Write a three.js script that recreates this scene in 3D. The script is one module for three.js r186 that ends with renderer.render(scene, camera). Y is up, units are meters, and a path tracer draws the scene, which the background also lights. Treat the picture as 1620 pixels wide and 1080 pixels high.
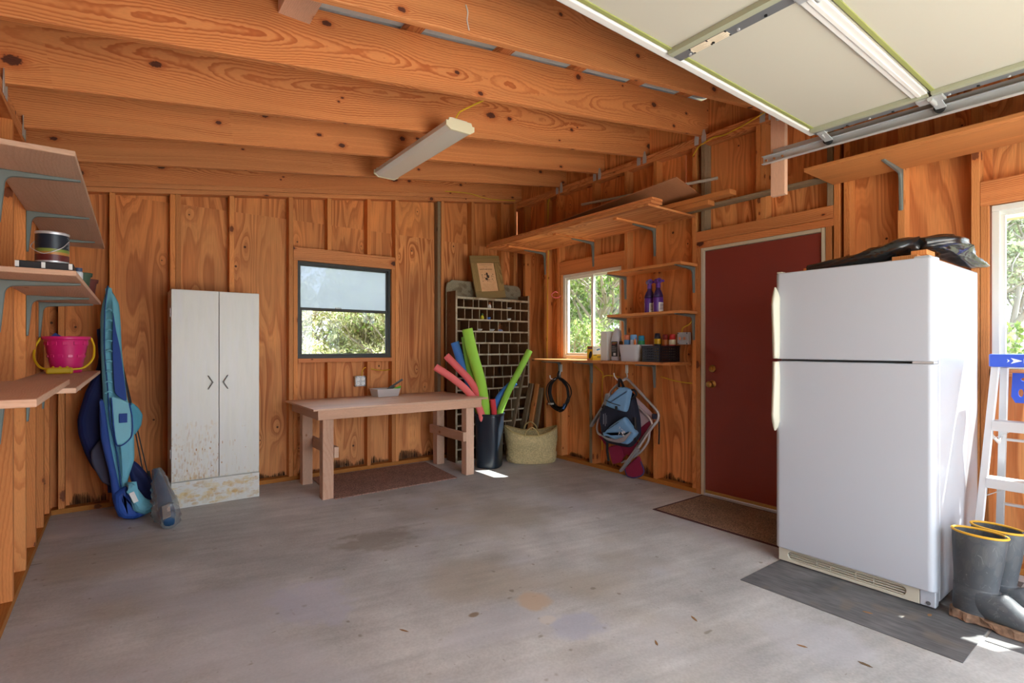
import * as THREE from 'three';
import { RoundedBoxGeometry } from 'three/addons/geometries/RoundedBoxGeometry.js';
import { mergeGeometries } from 'three/addons/utils/BufferGeometryUtils.js';

// ---------------------------------------------------------------- camera, sky, sun, exposure
const scene = new THREE.Scene();
const F_PIX = 825, EYE = 1.235, YAW = 37.0 * Math.PI / 180;
const camera = new THREE.PerspectiveCamera(2 * Math.atan(540 / F_PIX) * 180 / Math.PI, 1.5, 0.05, 200);
camera.position.set(0, EYE, 0);
camera.rotation.order = 'YXZ';
camera.rotation.y = -YAW;
camera.setViewOffset(1620, 1080, 0, -9, 1620, 1080);
camera.updateProjectionMatrix();

scene.background = new THREE.Color().setRGB(0.79, 0.88, 1.0);
scene.backgroundIntensity = 1.5;
const sun = new THREE.DirectionalLight(new THREE.Color().setRGB(1.0, 0.965, 0.90), 7.5);
sun.position.set(10 + 2, 17.5, 5.2 - 2); sun.target.position.set(2, 0, -2);
sun.castShadow = true; sun.shadow.mapSize.set(2048, 2048); sun.shadow.radius = 1;
Object.assign(sun.shadow.camera, { left: -14, right: 14, top: 14, bottom: -14, near: 1, far: 60 });
scene.add(sun, sun.target);

const renderer = new THREE.WebGLRenderer({ antialias: true });
renderer.toneMapping = THREE.LinearToneMapping;
renderer.toneMappingExposure = 4.6;
renderer.shadowMap.enabled = true;

// ---------------------------------------------------------------- random numbers, noise
let seedState = 7;
function rnd() { seedState = (seedState + 0x6d2b79f5) | 0; let t = Math.imul(seedState ^ (seedState >>> 15), 1 | seedState); t = (t + Math.imul(t ^ (t >>> 7), 61 | t)) ^ t; return ((t ^ (t >>> 14)) >>> 0) / 4294967296; }
const rr = (a, b) => a + (b - a) * rnd();
const clamp = (x, a = 0, b = 1) => Math.min(b, Math.max(a, x));
const sstep = (a, b, x) => { const t = clamp((x - a) / (b - a)); return t * t * (3 - 2 * t); };
const lerp = (a, b, t) => a + (b - a) * t;
const mix3 = (a, b, t) => [lerp(a[0], b[0], t), lerp(a[1], b[1], t), lerp(a[2], b[2], t)];
function hash2(x, y, s) { let h = Math.imul(x, 374761393) + Math.imul(y, 668265263) + Math.imul(s, 1274126177); h = Math.imul(h ^ (h >>> 13), 1274126177); return ((h ^ (h >>> 16)) >>> 0) / 4294967296; }
function vnoise(x, y, s = 0, px = 0, py = 0) {          // value noise, -1..1, periodic when px / py are given
  let x0 = Math.floor(x), y0 = Math.floor(y); const fx = x - x0, fy = y - y0;
  let x1 = x0 + 1, y1 = y0 + 1;
  if (px) { x0 = ((x0 % px) + px) % px; x1 = ((x1 % px) + px) % px; }
  if (py) { y0 = ((y0 % py) + py) % py; y1 = ((y1 % py) + py) % py; }
  const u = fx * fx * (3 - 2 * fx), v = fy * fy * (3 - 2 * fy);
  return 2 * lerp(lerp(hash2(x0, y0, s), hash2(x1, y0, s), u), lerp(hash2(x0, y1, s), hash2(x1, y1, s), u), v) - 1;
}
function fbm(x, y, s, oct = 4, px = 0, py = 0) { let a = 0, w = 0.5; for (let i = 0; i < oct; i++) { a += w * vnoise(x, y, s + i * 17, px, py); x *= 2; y *= 2; px *= 2; py *= 2; w *= 0.5; } return a; }

// ---------------------------------------------------------------- textures (sRGB colour, uv in metres)
function dataTex(w, h, W, H, fn, srgb = true) {
  const d = new Uint8Array(w * h * 4);
  for (let j = 0; j < h; j++) for (let i = 0; i < w; i++) {
    const c = fn((i + 0.5) / w, (j + 0.5) / h), k = (j * w + i) * 4;
    d[k] = clamp(c[0], 0, 255); d[k + 1] = clamp(c[1], 0, 255); d[k + 2] = clamp(c[2], 0, 255); d[k + 3] = 255;
  }
  const t = new THREE.DataTexture(d, w, h);
  t.wrapS = t.wrapT = THREE.RepeatWrapping; t.magFilter = THREE.LinearFilter; t.minFilter = THREE.LinearMipmapLinearFilter; t.generateMipmaps = true;
  if (srgb) t.colorSpace = THREE.SRGBColorSpace;
  t.repeat.set(1 / W, 1 / H); t.needsUpdate = true; return t;
}
function canvasTex(w, h, draw) {
  const c = document.createElement('canvas'); c.width = w; c.height = h; draw(c.getContext('2d'), w, h);
  const t = new THREE.CanvasTexture(c); t.colorSpace = THREE.SRGBColorSpace; return t;
}
// sawn timber: grain runs along u; 4 strips of 0.3 m each are four different boards
const STRIP = 0.3, LUMBER_U = 4.4;
function lumberTex(seed, { early, late, knot, halo, knots = 7, lam = 0.0085, depth = 1 }) {
  seedState = seed; const strips = [];
  for (let s = 0; s < 4; s++) {
    const k = []; for (let i = 0; i < knots; i++) k.push([rr(0, LUMBER_U), rr(0.03, 0.27), 0.006 + 0.02 * rnd() ** 1.6, rr(0.7, 1.5)]);
    strips.push({ v0: rr(-0.05, 0.35), w0: rr(0.01, 0.05), a: rr(0.02, 0.06), ph: rr(0, 6), lam: lam * rr(0.8, 1.35), k, tone: rr(-0.12, 0.12) });
  }
  return dataTex(2048, 1024, LUMBER_U, 4 * STRIP, (x, y) => {
    const s = Math.min(3, Math.floor(y * 4)), b = strips[s], u = x * LUMBER_U, v = y * 4 * STRIP - s * STRIP;
    let wob = 0.022 * Math.sin(6.283 * x * 2 + b.ph) + 0.02 * vnoise(x * 9, v * 6, seed + s, 9, 0);
    let w = b.w0 + b.a * (1 + Math.sin(6.283 * x * 1 + b.ph * 1.7)) + 0.012 * vnoise(x * 22, v * 9, seed + 40 + s, 22, 0);
    let dark = 0, ha = 0, bend = 0;
    for (const [ku, kv, r, ec] of b.k) {
      let du = Math.abs(u - ku); du = Math.min(du, LUMBER_U - du); if (du > 0.25) continue;
      const e2 = (du * du / (2.2 * ec) + (v - kv) * (v - kv)) / (r * r);
      bend += r * 1.5 * Math.exp(-e2 / 7) * Math.sign(v - kv - 0.0001);
      const e = Math.sqrt(e2) + 0.18 * vnoise(u * 160, v * 160, 5);
      dark = Math.max(dark, 1 - sstep(0.75, 1.05, e)); ha = Math.max(ha, 1 - sstep(0.9, 2.3, e));
    }
    const dv = v - b.v0 - wob - bend, d = Math.sqrt(dv * dv + w * w) + 0.0012 * vnoise(x * 260, v * 90, seed + 3, 260, 0);
    const p = d / b.lam, f = p - Math.floor(p);
    const band = sstep(0.35, 0.85, f) * (1 - sstep(0.9, 1.0, f)) * (0.55 + 0.45 * vnoise(Math.floor(p) * 0.7, x * 3, 9));
    const fine = vnoise(x * 300, v * 1100, seed + 8, 300, 0), blot = fbm(x * 5, v * 8, seed + 21, 3, 5, 0);
    let c = mix3(early, late, clamp(band * depth));
    const m = 1 + 0.035 * fine + 0.10 * blot + b.tone * 0.5;
    c = [c[0] * m, c[1] * m, c[2] * m];
    c = mix3(c, halo, ha * 0.55); c = mix3(c, knot, dark * (0.85 + 0.15 * fine));
    return c;
  });
}
// rotary-cut plywood: broad wavy figure, grain runs along v
function plyTex(seed, { early, late, scale = 1, knots = 9 }) {
  seedState = seed; const K = []; for (let i = 0; i < knots; i++) K.push([rr(0, 1.22), rr(0, 2.44), rr(0.008, 0.02)]);
  return dataTex(1024, 2048, 1.22, 2.44, (x, y) => {
    const X = x * 1.22, Y = y * 2.44; let bend = 0, dark = 0;
    for (const [kx, ky, r] of K) {
      let dx = Math.abs(X - kx), dy = Math.abs(Y - ky); dx = Math.min(dx, 1.22 - dx); dy = Math.min(dy, 2.44 - dy); if (dx > 0.2 || dy > 0.4) continue;
      const e2 = (dx * dx + dy * dy / 5) / (r * r);
      bend += 1.6 * Math.exp(-e2 / 9); dark = Math.max(dark, (1 - sstep(0.35, 0.75, Math.sqrt(dx * dx + dy * dy) / r)));
    }
    const n = fbm(x * 4, y * 1, seed, 3, 4, 1) * 6.5 * scale + 0.55 * vnoise(x * 11, y * 3, seed + 5, 11, 3) + bend + 0.12 * vnoise(x * 60, y * 7, seed + 6, 60, 7);
    const f = n - Math.floor(n);
    const band = (0.85 * sstep(0.15, 0.8, f) * (1 - sstep(0.84, 1.0, f)) + 0.12 * Math.sin(n * 25)) * (0.85 + 0.4 * vnoise(x * 3, y * 4, seed + 14, 3, 4));
    const fine = vnoise(x * 420, y * 22, seed + 9, 420, 22), blot = fbm(x * 3, y * 5, seed + 31, 3, 3, 5);
    let c = mix3(early, late, clamp(band * (0.75 + 0.35 * vnoise(x * 6, y * 6, seed + 12, 6, 6))));
    const m = 1 + 0.045 * fine + 0.16 * blot;
    c = [c[0] * m, c[1] * m, c[2] * m];
    return mix3(c, [70, 38, 18], dark * 0.9);
  });
}
const T = {};
T.rafter = lumberTex(11, { early: [222, 150, 92], late: [182, 97, 47], knot: [70, 32, 20], halo: [178, 90, 42], knots: 9 });
T.stud = lumberTex(23, { early: [224, 152, 88], late: [196, 118, 60], knot: [112, 58, 28], halo: [192, 112, 56], knots: 9, depth: 0.8 });
T.fresh = lumberTex(37, { early: [222, 184, 156], late: [210, 166, 136], knot: [166, 110, 76], halo: [206, 154, 116], knots: 4, depth: 0.7 });
T.ply = plyTex(51, { early: [220, 146, 84], late: [168, 92, 44] });
T.ply2 = plyTex(77, { early: [223, 153, 92], late: [177, 99, 49], scale: 1.2, knots: 14 });
T.grey = lumberTex(91, { early: [140, 122, 96], late: [104, 86, 64], knot: [60, 46, 34], halo: [100, 80, 58], knots: 3 });

const std = (o) => new THREE.MeshStandardMaterial({ roughness: 0.8, ...o });
const phy = (o) => new THREE.MeshPhysicalMaterial(o);
const rgb = (r, g, b) => new THREE.Color(`rgb(${r},${g},${b})`);
const paint = (r, g, b, rough = 0.6, extra = {}) => std({ color: rgb(r, g, b), roughness: rough, ...extra });
const M = {
  rafter: [rgb(255, 255, 255), rgb(255, 247, 238), rgb(246, 240, 232)].map((c) => std({ map: T.rafter, color: c, roughness: 0.62 })),
  stud: [rgb(255, 255, 255), rgb(250, 240, 228), rgb(240, 234, 226)].map((c) => std({ map: T.stud, color: c, roughness: 0.7 })),
  fresh: [rgb(255, 255, 255), rgb(248, 240, 236)].map((c) => std({ map: T.fresh, color: c, roughness: 0.75 })),
  ply: [rgb(255, 255, 255), rgb(250, 244, 236)].map((c) => std({ map: T.ply, color: c, roughness: 0.7 })),
  ply2: [rgb(255, 255, 255)].map((c) => std({ map: T.ply2, color: c, roughness: 0.7 })),
  grey: [rgb(255, 255, 255)].map((c) => std({ map: T.grey, color: c, roughness: 0.85 })),
  treated: [std({ map: T.stud, color: rgb(214, 206, 150), roughness: 0.8 })],
  galv: std({ color: rgb(196, 202, 204), metalness: 0.45, roughness: 0.4 }),
  bracket: std({ color: rgb(128, 140, 138), metalness: 0.45, roughness: 0.5 }),
  alu: std({ color: rgb(214, 216, 218), metalness: 0.5, roughness: 0.38 }),
  white: paint(232, 232, 228, 0.45), black: paint(24, 25, 28, 0.5), rubber: paint(58, 60, 64, 0.75),
  glass: phy({ color: new THREE.Color().setRGB(0.84, 0.86, 0.86), transmission: 1, thickness: 0, roughness: 0, ior: 1.45, metalness: 0 }),
  yellowWire: paint(226, 190, 40, 0.5),
};
const pick = (m) => (Array.isArray(m) ? m[Math.floor(rnd() * m.length)] : m);

// ---------------------------------------------------------------- building helpers
const used = new Map();
function numbered(name) { const n = used.get(name) ?? 0; used.set(name, n + 1); return n ? `${name}_${String(n).padStart(3, '0')}` : name; }
function shade(o) { o.castShadow = true; o.receiveShadow = true; return o; }
function tag(o, label, category, group, kind) { o.userData.label = label; o.userData.category = category; if (group) o.userData.group = group; if (kind) o.userData.kind = kind; return o; }
function thing(name, label, category, pos = [0, 0, 0], turn = 0, group, kind) {
  const g = new THREE.Group(); g.name = numbered(name); g.position.set(...pos); g.rotation.y = turn; scene.add(g); return tag(g, label, category, group, kind);
}
function structure(name, label, category) { return thing(name, label, category, [0, 0, 0], 0, null, 'structure'); }
function part(parent, name, geo, mat, pos, rot) {
  const m = shade(new THREE.Mesh(geo, pick(mat))); m.name = name; if (pos) m.position.set(...pos); if (rot) m.rotation.set(...rot); parent.add(m); return m;
}
function single(name, label, category, geo, mat, pos, rot, group) {
  const m = shade(new THREE.Mesh(geo, pick(mat))); m.name = numbered(name); if (pos) m.position.set(...pos); if (rot) m.rotation.set(...rot); scene.add(m); return tag(m, label, category, group);
}
// uv in metres by box projection; axis = the grain direction (0 x, 1 y, 2 z); ply: grain on v
function uvBox(g, axis, ou = 0, ov = 0, swap = false) {
  const p = g.attributes.position, n = g.attributes.normal, uv = new Float32Array(p.count * 2);
  for (let i = 0; i < p.count; i++) {
    const P = [p.getX(i), p.getY(i), p.getZ(i)], N = [Math.abs(n.getX(i)), Math.abs(n.getY(i)), Math.abs(n.getZ(i))];
    const d = N[0] > N[1] && N[0] > N[2] ? 0 : N[1] > N[2] ? 1 : 2;
    let a = axis, b = [0, 1, 2].find((k) => k !== axis && k !== d);
    if (d === axis) { a = (axis + 1) % 3; b = (axis + 2) % 3; }
    const U = P[a] + ou, V = P[b] + ov; uv[2 * i] = swap ? V : U; uv[2 * i + 1] = swap ? U : V;
  }
  g.setAttribute('uv', new THREE.BufferAttribute(uv, 2)); return g;
}
function boxGeo(w, h, d, r = 0.003, seg = 1) { return r > 0 ? new RoundedBoxGeometry(w, h, d, seg, Math.min(r, w / 2.01, h / 2.01, d / 2.01)) : new THREE.BoxGeometry(w, h, d); }
// a sawn board between two corners, grain along axis
function boardGeo(w, h, d, axis, r = 0.003) {
  const dim = [w, h, d], cross = Math.max(...dim.filter((_, i) => i !== axis)), k = Math.floor(rnd() * 4);
  return uvBox(boxGeo(w, h, d, r), axis, rr(0, LUMBER_U), k * STRIP + cross / 2 + rr(0, Math.max(0, STRIP - cross)));
}
function board(parent, name, x0, x1, y0, y1, z0, z1, mat, axis, r) {
  return part(parent, name, boardGeo(x1 - x0, y1 - y0, z1 - z0, axis, r), mat, [(x0 + x1) / 2, (y0 + y1) / 2, (z0 + z1) / 2]);
}
function box(parent, name, x0, x1, y0, y1, z0, z1, mat, r = 0.003) {
  return part(parent, name, uvBox(boxGeo(x1 - x0, y1 - y0, z1 - z0, r), 0), mat, [(x0 + x1) / 2, (y0 + y1) / 2, (z0 + z1) / 2]);
}
const V3 = (a) => new THREE.Vector3(...a);
function tubeGeo(pts, r, seg = 40, rad = 8, closed = false) { return new THREE.TubeGeometry(new THREE.CatmullRomCurve3(pts.map(V3), closed, 'catmullrom', 0.4), seg, r, rad, closed); }
function rodGeo(a, b, r, rad = 12, r2 = r) {             // a straight rod between two points
  const A = V3(a), B = V3(b), g = new THREE.CylinderGeometry(r2, r, A.distanceTo(B), rad);
  g.applyQuaternion(new THREE.Quaternion().setFromUnitVectors(new THREE.Vector3(0, 1, 0), B.clone().sub(A).normalize()));
  return g.translate((A.x + B.x) / 2, (A.y + B.y) / 2, (A.z + B.z) / 2);
}
function barGeo(a, b, w, t, r = 0.002, up = [0, 1, 0]) {  // a straight bar of w x t between two points
  const A = V3(a), B = V3(b), g = boxGeo(w, t, A.distanceTo(B), r), m = new THREE.Matrix4().lookAt(B, A, V3(up));
  return g.applyMatrix4(m).translate((A.x + B.x) / 2, (A.y + B.y) / 2, (A.z + B.z) / 2);
}
const latheGeo = (pts, seg = 32) => new THREE.LatheGeometry(pts.map(([x, y]) => new THREE.Vector2(x, y)), seg);
function merged(list) { return mergeGeometries(list.map((g) => { const k = g.index ? g.toNonIndexed() : g; for (const a of Object.keys(k.attributes)) if (!['position', 'normal', 'uv'].includes(a)) k.deleteAttribute(a); if (!k.attributes.uv) k.setAttribute('uv', new THREE.BufferAttribute(new Float32Array(k.attributes.position.count * 2), 2)); return k; })); }
// a skin through closed rings of points
function loftGeo(rings, caps = true) {
  const n = rings[0].length, pos = [], uv = [], idx = [];
  rings.forEach((ring, j) => ring.forEach((p, i) => { pos.push(...p); uv.push(i / n, j / (rings.length - 1)); }));
  for (let j = 0; j < rings.length - 1; j++) for (let i = 0; i < n; i++) { const a = j * n + i, b = j * n + (i + 1) % n, c = a + n, d = b + n; idx.push(a, b, d, a, d, c); }
  if (caps) for (const j of [0, rings.length - 1]) {
    const c = rings[j].reduce((s, p) => [s[0] + p[0] / n, s[1] + p[1] / n, s[2] + p[2] / n], [0, 0, 0]), ci = pos.length / 3; pos.push(...c); uv.push(0.5, j ? 1 : 0);
    for (let i = 0; i < n; i++) { const a = j * n + i, b = j * n + (i + 1) % n; j ? idx.push(ci, a, b) : idx.push(ci, b, a); }
  }
  const g = new THREE.BufferGeometry(); g.setAttribute('position', new THREE.Float32BufferAttribute(pos, 3)); g.setAttribute('uv', new THREE.Float32BufferAttribute(uv, 2)); g.setIndex(idx); g.computeVertexNormals(); return g;
}
const shapeOf = (pts) => { const s = new THREE.Shape(); pts.forEach(([x, y], i) => (i ? s.lineTo(x, y) : s.moveTo(x, y))); s.closePath(); return s; };
function extrude(pts, depth, bevel = 0) { return new THREE.ExtrudeGeometry(shapeOf(pts), { depth, bevelEnabled: bevel > 0, bevelThickness: bevel, bevelSize: bevel, bevelSegments: 2, curveSegments: 12 }); }
// ---------------------------------------------------------------- the room: walls of studs and plywood, shed roof, slab
const XR = 3.90, XL = -0.40, ZB = -5.09, D = 0.089, B = 0.038, ZF = 1.05;       // inner faces of the framing
const yb = (x) => 2.383 + 0.145 * (x + 0.39), yt = (x) => yb(x) + 0.289, ym = (x) => yt(x) + 0.04, PITCH = Math.atan(0.145);

// concrete slab with its stains
{
  const x0 = -0.52, x1 = 4.05, z0 = -5.22, z1 = 1.15, W = x1 - x0, H = z1 - z0;
  const blotch = (X, Z, cx, cz, rx, rz, s) => 1 - sstep(0.55, 1.05, Math.hypot((X - cx) / rx, (Z - cz) / rz) + 0.45 * fbm(X * 14, Z * 14, s, 3));
  const tex = dataTex(1536, 2048, W, H, (x, y) => {
    const X = x0 + x * W, Z = z1 - y * H;                                          // v grows towards the back wall
    const big = fbm(X * 0.9, Z * 0.9, 3, 4), mid = fbm(X * 4 + 3, Z * 4, 13, 4), fine = vnoise(X * 150, Z * 150, 23), trowel = fbm(X * 3 + Z * 1.2, Z * 26 - X * 5, 31, 3);
    let m = 1 + 0.13 * big + 0.14 * mid + 0.04 * fine + 0.07 * trowel;
    let c = [192 * m, 192 * m, 190 * m];
    c = mix3(c, [168, 156, 136], clamp(0.45 * sstep(0.05, 0.5, fbm(X * 1.3 + 8, Z * 1.3, 47, 4))));
    c = mix3(c, [196, 198, 206], clamp(0.45 * sstep(0.08, 0.45, fbm(X * 2.1 + 2, Z * 2.1 + 6, 53, 4))));
    const spots = fbm(X * 17, Z * 17, 61, 2); c = mix3(c, [96, 84, 66], 0.4 * sstep(0.56, 0.66, spots));
    const specks = vnoise(X * 70, Z * 70, 67); c = mix3(c, [86, 76, 62], 0.4 * sstep(0.93, 0.99, specks)); c = mix3(c, [214, 208, 198], 0.35 * sstep(0.86, 0.97, vnoise(X * 60 + 9, Z * 60, 71)));
    c = mix3(c, [200, 178, 154], 0.85 * blotch(X, Z, 1.61, -1.97, 0.09, 0.11, 81) * sstep(-0.10, -0.02, (X - 1.56) + 0.9 * (Z + 1.98) * 0.5 + 0.06));  // bare sandy patch
    c = mix3(c, [214, 208, 200], 0.8 * blotch(X, Z, 1.555, -1.79, 0.045, 0.04, 83));
    c = mix3(c, [176, 182, 204], 0.5 * blotch(X, Z, 1.62, -1.68, 0.16, 0.12, 85));
    c = mix3(c, [186, 188, 208], 0.5 * blotch(X, Z, 0.75, -2.6, 0.22, 0.3, 87));
    c = mix3(c, [120, 96, 70], 0.7 * blotch(X, Z, 1.31, -2.03, 0.03, 0.022, 89));
    c = mix3(c, [128, 118, 104], 0.5 * blotch(X, Z, 1.33, -3.2, 0.28, 0.2, 91));
    return c;
  });
  const mat = std({ map: tex, roughness: 0.62 });
  const g = new THREE.BoxGeometry(W, 0.12, H);
  const uv = g.attributes.uv, p = g.attributes.position; for (let i = 0; i < p.count; i++) uv.setXY(i, p.getX(i) + W / 2, H / 2 - p.getZ(i));
  const f = single('floor', 'grey stained concrete slab floor of the garage', 'floor', g, mat, [(x0 + x1) / 2, -0.06, (z0 + z1) / 2]); f.userData.kind = 'structure';
}
function plyRect(parent, plane, at, a0, a1, y0, y1, mat = M.ply, th = 0.012) {          // a sheet with upright grain; plane 'x' lies across x at that place
  const geo = plane === 'x' ? boxGeo(th, y1 - y0, a1 - a0, 0.001) : boxGeo(a1 - a0, y1 - y0, th, 0.001);
  uvBox(geo, 1, rr(0, 2.44), rr(0, 1.22), true);
  return part(parent, 'plywood_panel', geo, mat, plane === 'x' ? [at, (y0 + y1) / 2, (a0 + a1) / 2] : [(a0 + a1) / 2, (y0 + y1) / 2, at]);
}
function plySlope(parent, z, x0, x1, y0) {                                                // the piece above the seam whose top follows the roof
  const g = new THREE.ExtrudeGeometry(shapeOf([[x0, y0], [x1, y0], [x1, Math.max(y0 + 0.02, ym(x1))], [x0, Math.max(y0 + 0.02, ym(x0))]]), { depth: 0.012, bevelEnabled: false });
  uvBox(g, 1, rr(0, 2.44), rr(0, 1.22), true); return part(parent, 'plywood_panel', g, M.ply, [0, 0, z]);
}
// back wall
const WX0 = 1.334, WX1 = 2.269, WY0 = 1.128, WY1 = 2.048;
{
  const w = structure('wall_back', 'back wall of orange plywood between upright studs, with a bronze window', 'wall'), z = ZB - D - 0.006;
  const SE = 2.435;
  for (const [a, b] of [[-0.5, 0.392], [0.395, WX0 - 0.02], [WX1 + 0.02, 2.873], [2.876, 4.0]]) plyRect(w, 'z', z, a, b, -0.05, SE, rnd() < 0.6 ? M.ply : M.ply2);
  plyRect(w, 'z', z, WX0 - 0.019, WX1 + 0.019, -0.05, WY0 - 0.02, M.ply2); plyRect(w, 'z', z, WX0 - 0.019, WX1 + 0.019, WY1 + 0.02, SE, M.ply);
  for (const [a, b] of [[-0.5, 0.392], [0.395, 1.63], [1.633, 2.873], [2.876, 4.0]]) plySlope(w, z - 0.0185, a, b, SE - 0.03);
  board(w, 'bottom_plate', XL, XR + D, 0, B, ZB - D, ZB, M.treated, 0);
  const top = (x) => yb(x) + 0.002;                                                        // underside of the rake plates
  const stud = (x0, y0, y1, mat = M.stud, dz = 0) => board(w, 'stud', x0, x0 + B, y0, y1 ?? top(x0) - 0.0, ZB - D, ZB + dz, mat, 1);
  for (const x of [-0.36, -0.06, 0.333, 0.372, 0.765, 1.254, 2.309, 3.252, 3.673, 3.862]) stud(x, B);
  stud(2.855, B, top(2.855), M.stud); board(w, 'stud', 2.815, 2.853, B, top(2.81), ZB - D, ZB - 0.012, M.grey, 1);
  stud(1.294, B, WY1); stud(WX1, B, WY1);                                                    // jacks
  for (const x of [1.607, 2.005]) { stud(x, B, WY0 - B); stud(x, WY1 + 0.125); }
  board(w, 'header', 1.294, 2.307, WY1, WY1 + 0.125, ZB - D, ZB + 0.001, M.rafter, 0); board(w, 'sill', WX0, WX1, WY0 - B, WY0, ZB - D, ZB + 0.012, M.rafter, 0);
  for (const k of [0, 1]) {
    const L = (XR + D - XL) / Math.cos(PITCH), xm = (XL + XR + D) / 2;
    const m = part(w, 'top_plate', boardGeo(L, B, D, 0), M.rafter, [xm, top(xm) + B / 2 + k * (B + 0.002), ZB - D / 2 + k * 0.004]); m.rotation.z = PITCH;
  }
}
// right wall
const W2 = { z0: -4.262, z1: -3.412, y0: 1.112, y1: 2.032 }, W3 = { z0: -0.722, z1: 0.13, y0: 1.112, y1: 2.032 }, DR = { z0: -2.545, z1: -1.577, y1: 2.066 };
{
  const w = structure('wall_right', 'right wall of orange plywood and studs with the red door and two white windows', 'wall'), x = XR + D + 0.006, SE = 2.435, TOP = ym(XR + D) - 0.002;
  const px = (a, b, y0, y1, m) => plyRect(w, 'x', x, a, b, y0, y1, m ?? (rnd() < 0.6 ? M.ply : M.ply2));
  px(-5.18, W2.z0 - 0.004, -0.05, SE); px(W2.z0 - 0.003, W2.z1 + 0.003, -0.05, W2.y0 - 0.004); px(W2.z0 - 0.003, W2.z1 + 0.003, W2.y1 + 0.004, SE); px(W2.z1 + 0.004, DR.z0 - 0.004, -0.05, SE);
  px(DR.z0 - 0.003, DR.z1 + 0.003, DR.y1 + 0.004, SE, M.ply2); px(DR.z1 + 0.004, W3.z0 - 0.004, -0.05, SE, M.ply); px(W3.z0 - 0.003, W3.z1 + 0.003, -0.05, W3.y0 - 0.004); px(W3.z0 - 0.003, W3.z1 + 0.003, W3.y1 + 0.004, SE); px(W3.z1 + 0.004, ZF + 0.1, -0.05, SE);
  for (const [a, b] of [[-5.18, -3.965], [-3.962, -2.747], [-2.744, -1.53], [-1.527, -0.31], [-0.307, ZF + 0.1]]) px(a, b, SE + 0.003, TOP);
  const PL = 2.929, stud = (z, y0, y1, m = M.stud) => board(w, 'stud', XR, XR + D, y0, y1, z, z + B, m, 1);
  board(w, 'bottom_plate', XR, XR + D, 0, B, ZB, DR.z0 - B, M.treated, 2); board(w, 'bottom_plate', XR, XR + D, 0, B, DR.z1 + B, ZF, M.treated, 2);
  board(w, 'top_plate', XR, XR + D, PL, PL + B - 0.001, ZB - D, ZF, M.rafter, 2); board(w, 'top_plate', XR, XR + D, PL + B, PL + 2 * B, ZB - D, ZF, M.rafter, 2);
  for (const z of [-4.947, -4.56, -4.344, -3.372, -3.03, -2.625, -1.523, -1.462, -1.157, -0.804, 0.175, 0.56, 0.95]) stud(z, B, PL);
  for (const z of [-4.302, -3.411]) stud(z, B, W2.y1); stud(-3.80, B, W2.y0 - B); stud(-3.842, B, W2.y0 - B, M.grey); stud(-3.80, W2.y1 + 0.14, PL); 
  stud(-2.586, 0, DR.y1); stud(-1.575, 0, DR.y1); stud(-2.54, DR.y1 + 0.141, PL, M.grey); stud(-1.566, DR.y1 + 0.141, PL, M.grey);
  for (const z of [-2.069, -2.029]) stud(z, DR.y1 + 0.141, PL);
  for (const z of [-0.764, 0.134]) stud(z, B, W3.y1); stud(-0.31, B, W3.y0 - B); stud(-0.31, W3.y1 + 0.14, PL);
  const hd = (z0, z1, y0, y1) => board(w, 'header', XR, XR + D, y0, y1, z0, z1, M.rafter, 2);
  hd(-4.304, -3.373, W2.y1, W2.y1 + 0.14); hd(-2.587, -1.525, DR.y1, DR.y1 + 0.052); hd(-2.587, -1.525, DR.y1 + 0.054, DR.y1 + 0.141); hd(-0.765, 0.173, W3.y1, W3.y1 + 0.14);
  board(w, 'sill', XR, XR + D, W2.y0 - B, W2.y0, W2.z0, W2.z1, M.rafter, 2); board(w, 'sill', XR - 0.004, XR + D, W3.y0 - B, W3.y0, W3.z0, W3.z1, M.rafter, 2);
}
// left wall
{
  const w = structure('wall_left', 'left wall of pale studs and plywood behind the shelves', 'wall'), x = XL - D - 0.006;
  for (const [a, b] of [[-5.18, -4.03], [-4.027, -2.81], [-2.807, -1.59], [-1.587, -0.37], [-0.367, ZF + 0.1]]) plyRect(w, 'x', x, a, b, -0.05, ym(XL) + 0.01, M.ply);
  board(w, 'bottom_plate', XL - D, XL, 0, B, ZB, ZF, M.treated, 2);
  for (const k of [0, 1]) board(w, 'top_plate', XL - D, XL, 2.383 - 2 * B + k * (B + 0.001), 2.383 - B + k * B, ZB - D, ZF, M.rafter, 2);
  for (const z of [-5.04, -4.68, -4.26, -3.84, -3.415, -3.0, -2.59, -2.18, -1.77, -1.36, -0.95, -0.54, -0.13, 0.28, 0.69]) board(w, 'stud', XL - D, XL, B, 2.383 - 2 * B, z, z + B, M.stud, 1);
}
// front wall behind the camera, with the wide opening of the lifted door
const OX0 = 0.30, OX1 = 3.28, OY = 2.36;
{
  const w = structure('wall_front', 'front wall around the open garage doorway behind the camera', 'wall');
  plyRect(w, 'z', ZF + 0.05, -0.5, OX0, -0.05, 2.36, M.ply, 0.1); plyRect(w, 'z', ZF + 0.05, OX1, 4.0, -0.05, 2.36, M.ply, 0.1);
  const g = new THREE.ExtrudeGeometry(shapeOf([[-0.5, OY + 0.002], [4.0, OY + 0.002], [4.0, ym(4.0)], [-0.5, ym(-0.5)]]), { depth: 0.1, bevelEnabled: false }); uvBox(g, 1, 0, 0, true); part(w, 'plywood_panel', g, M.ply, [0, 0, ZF]);
}
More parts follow.
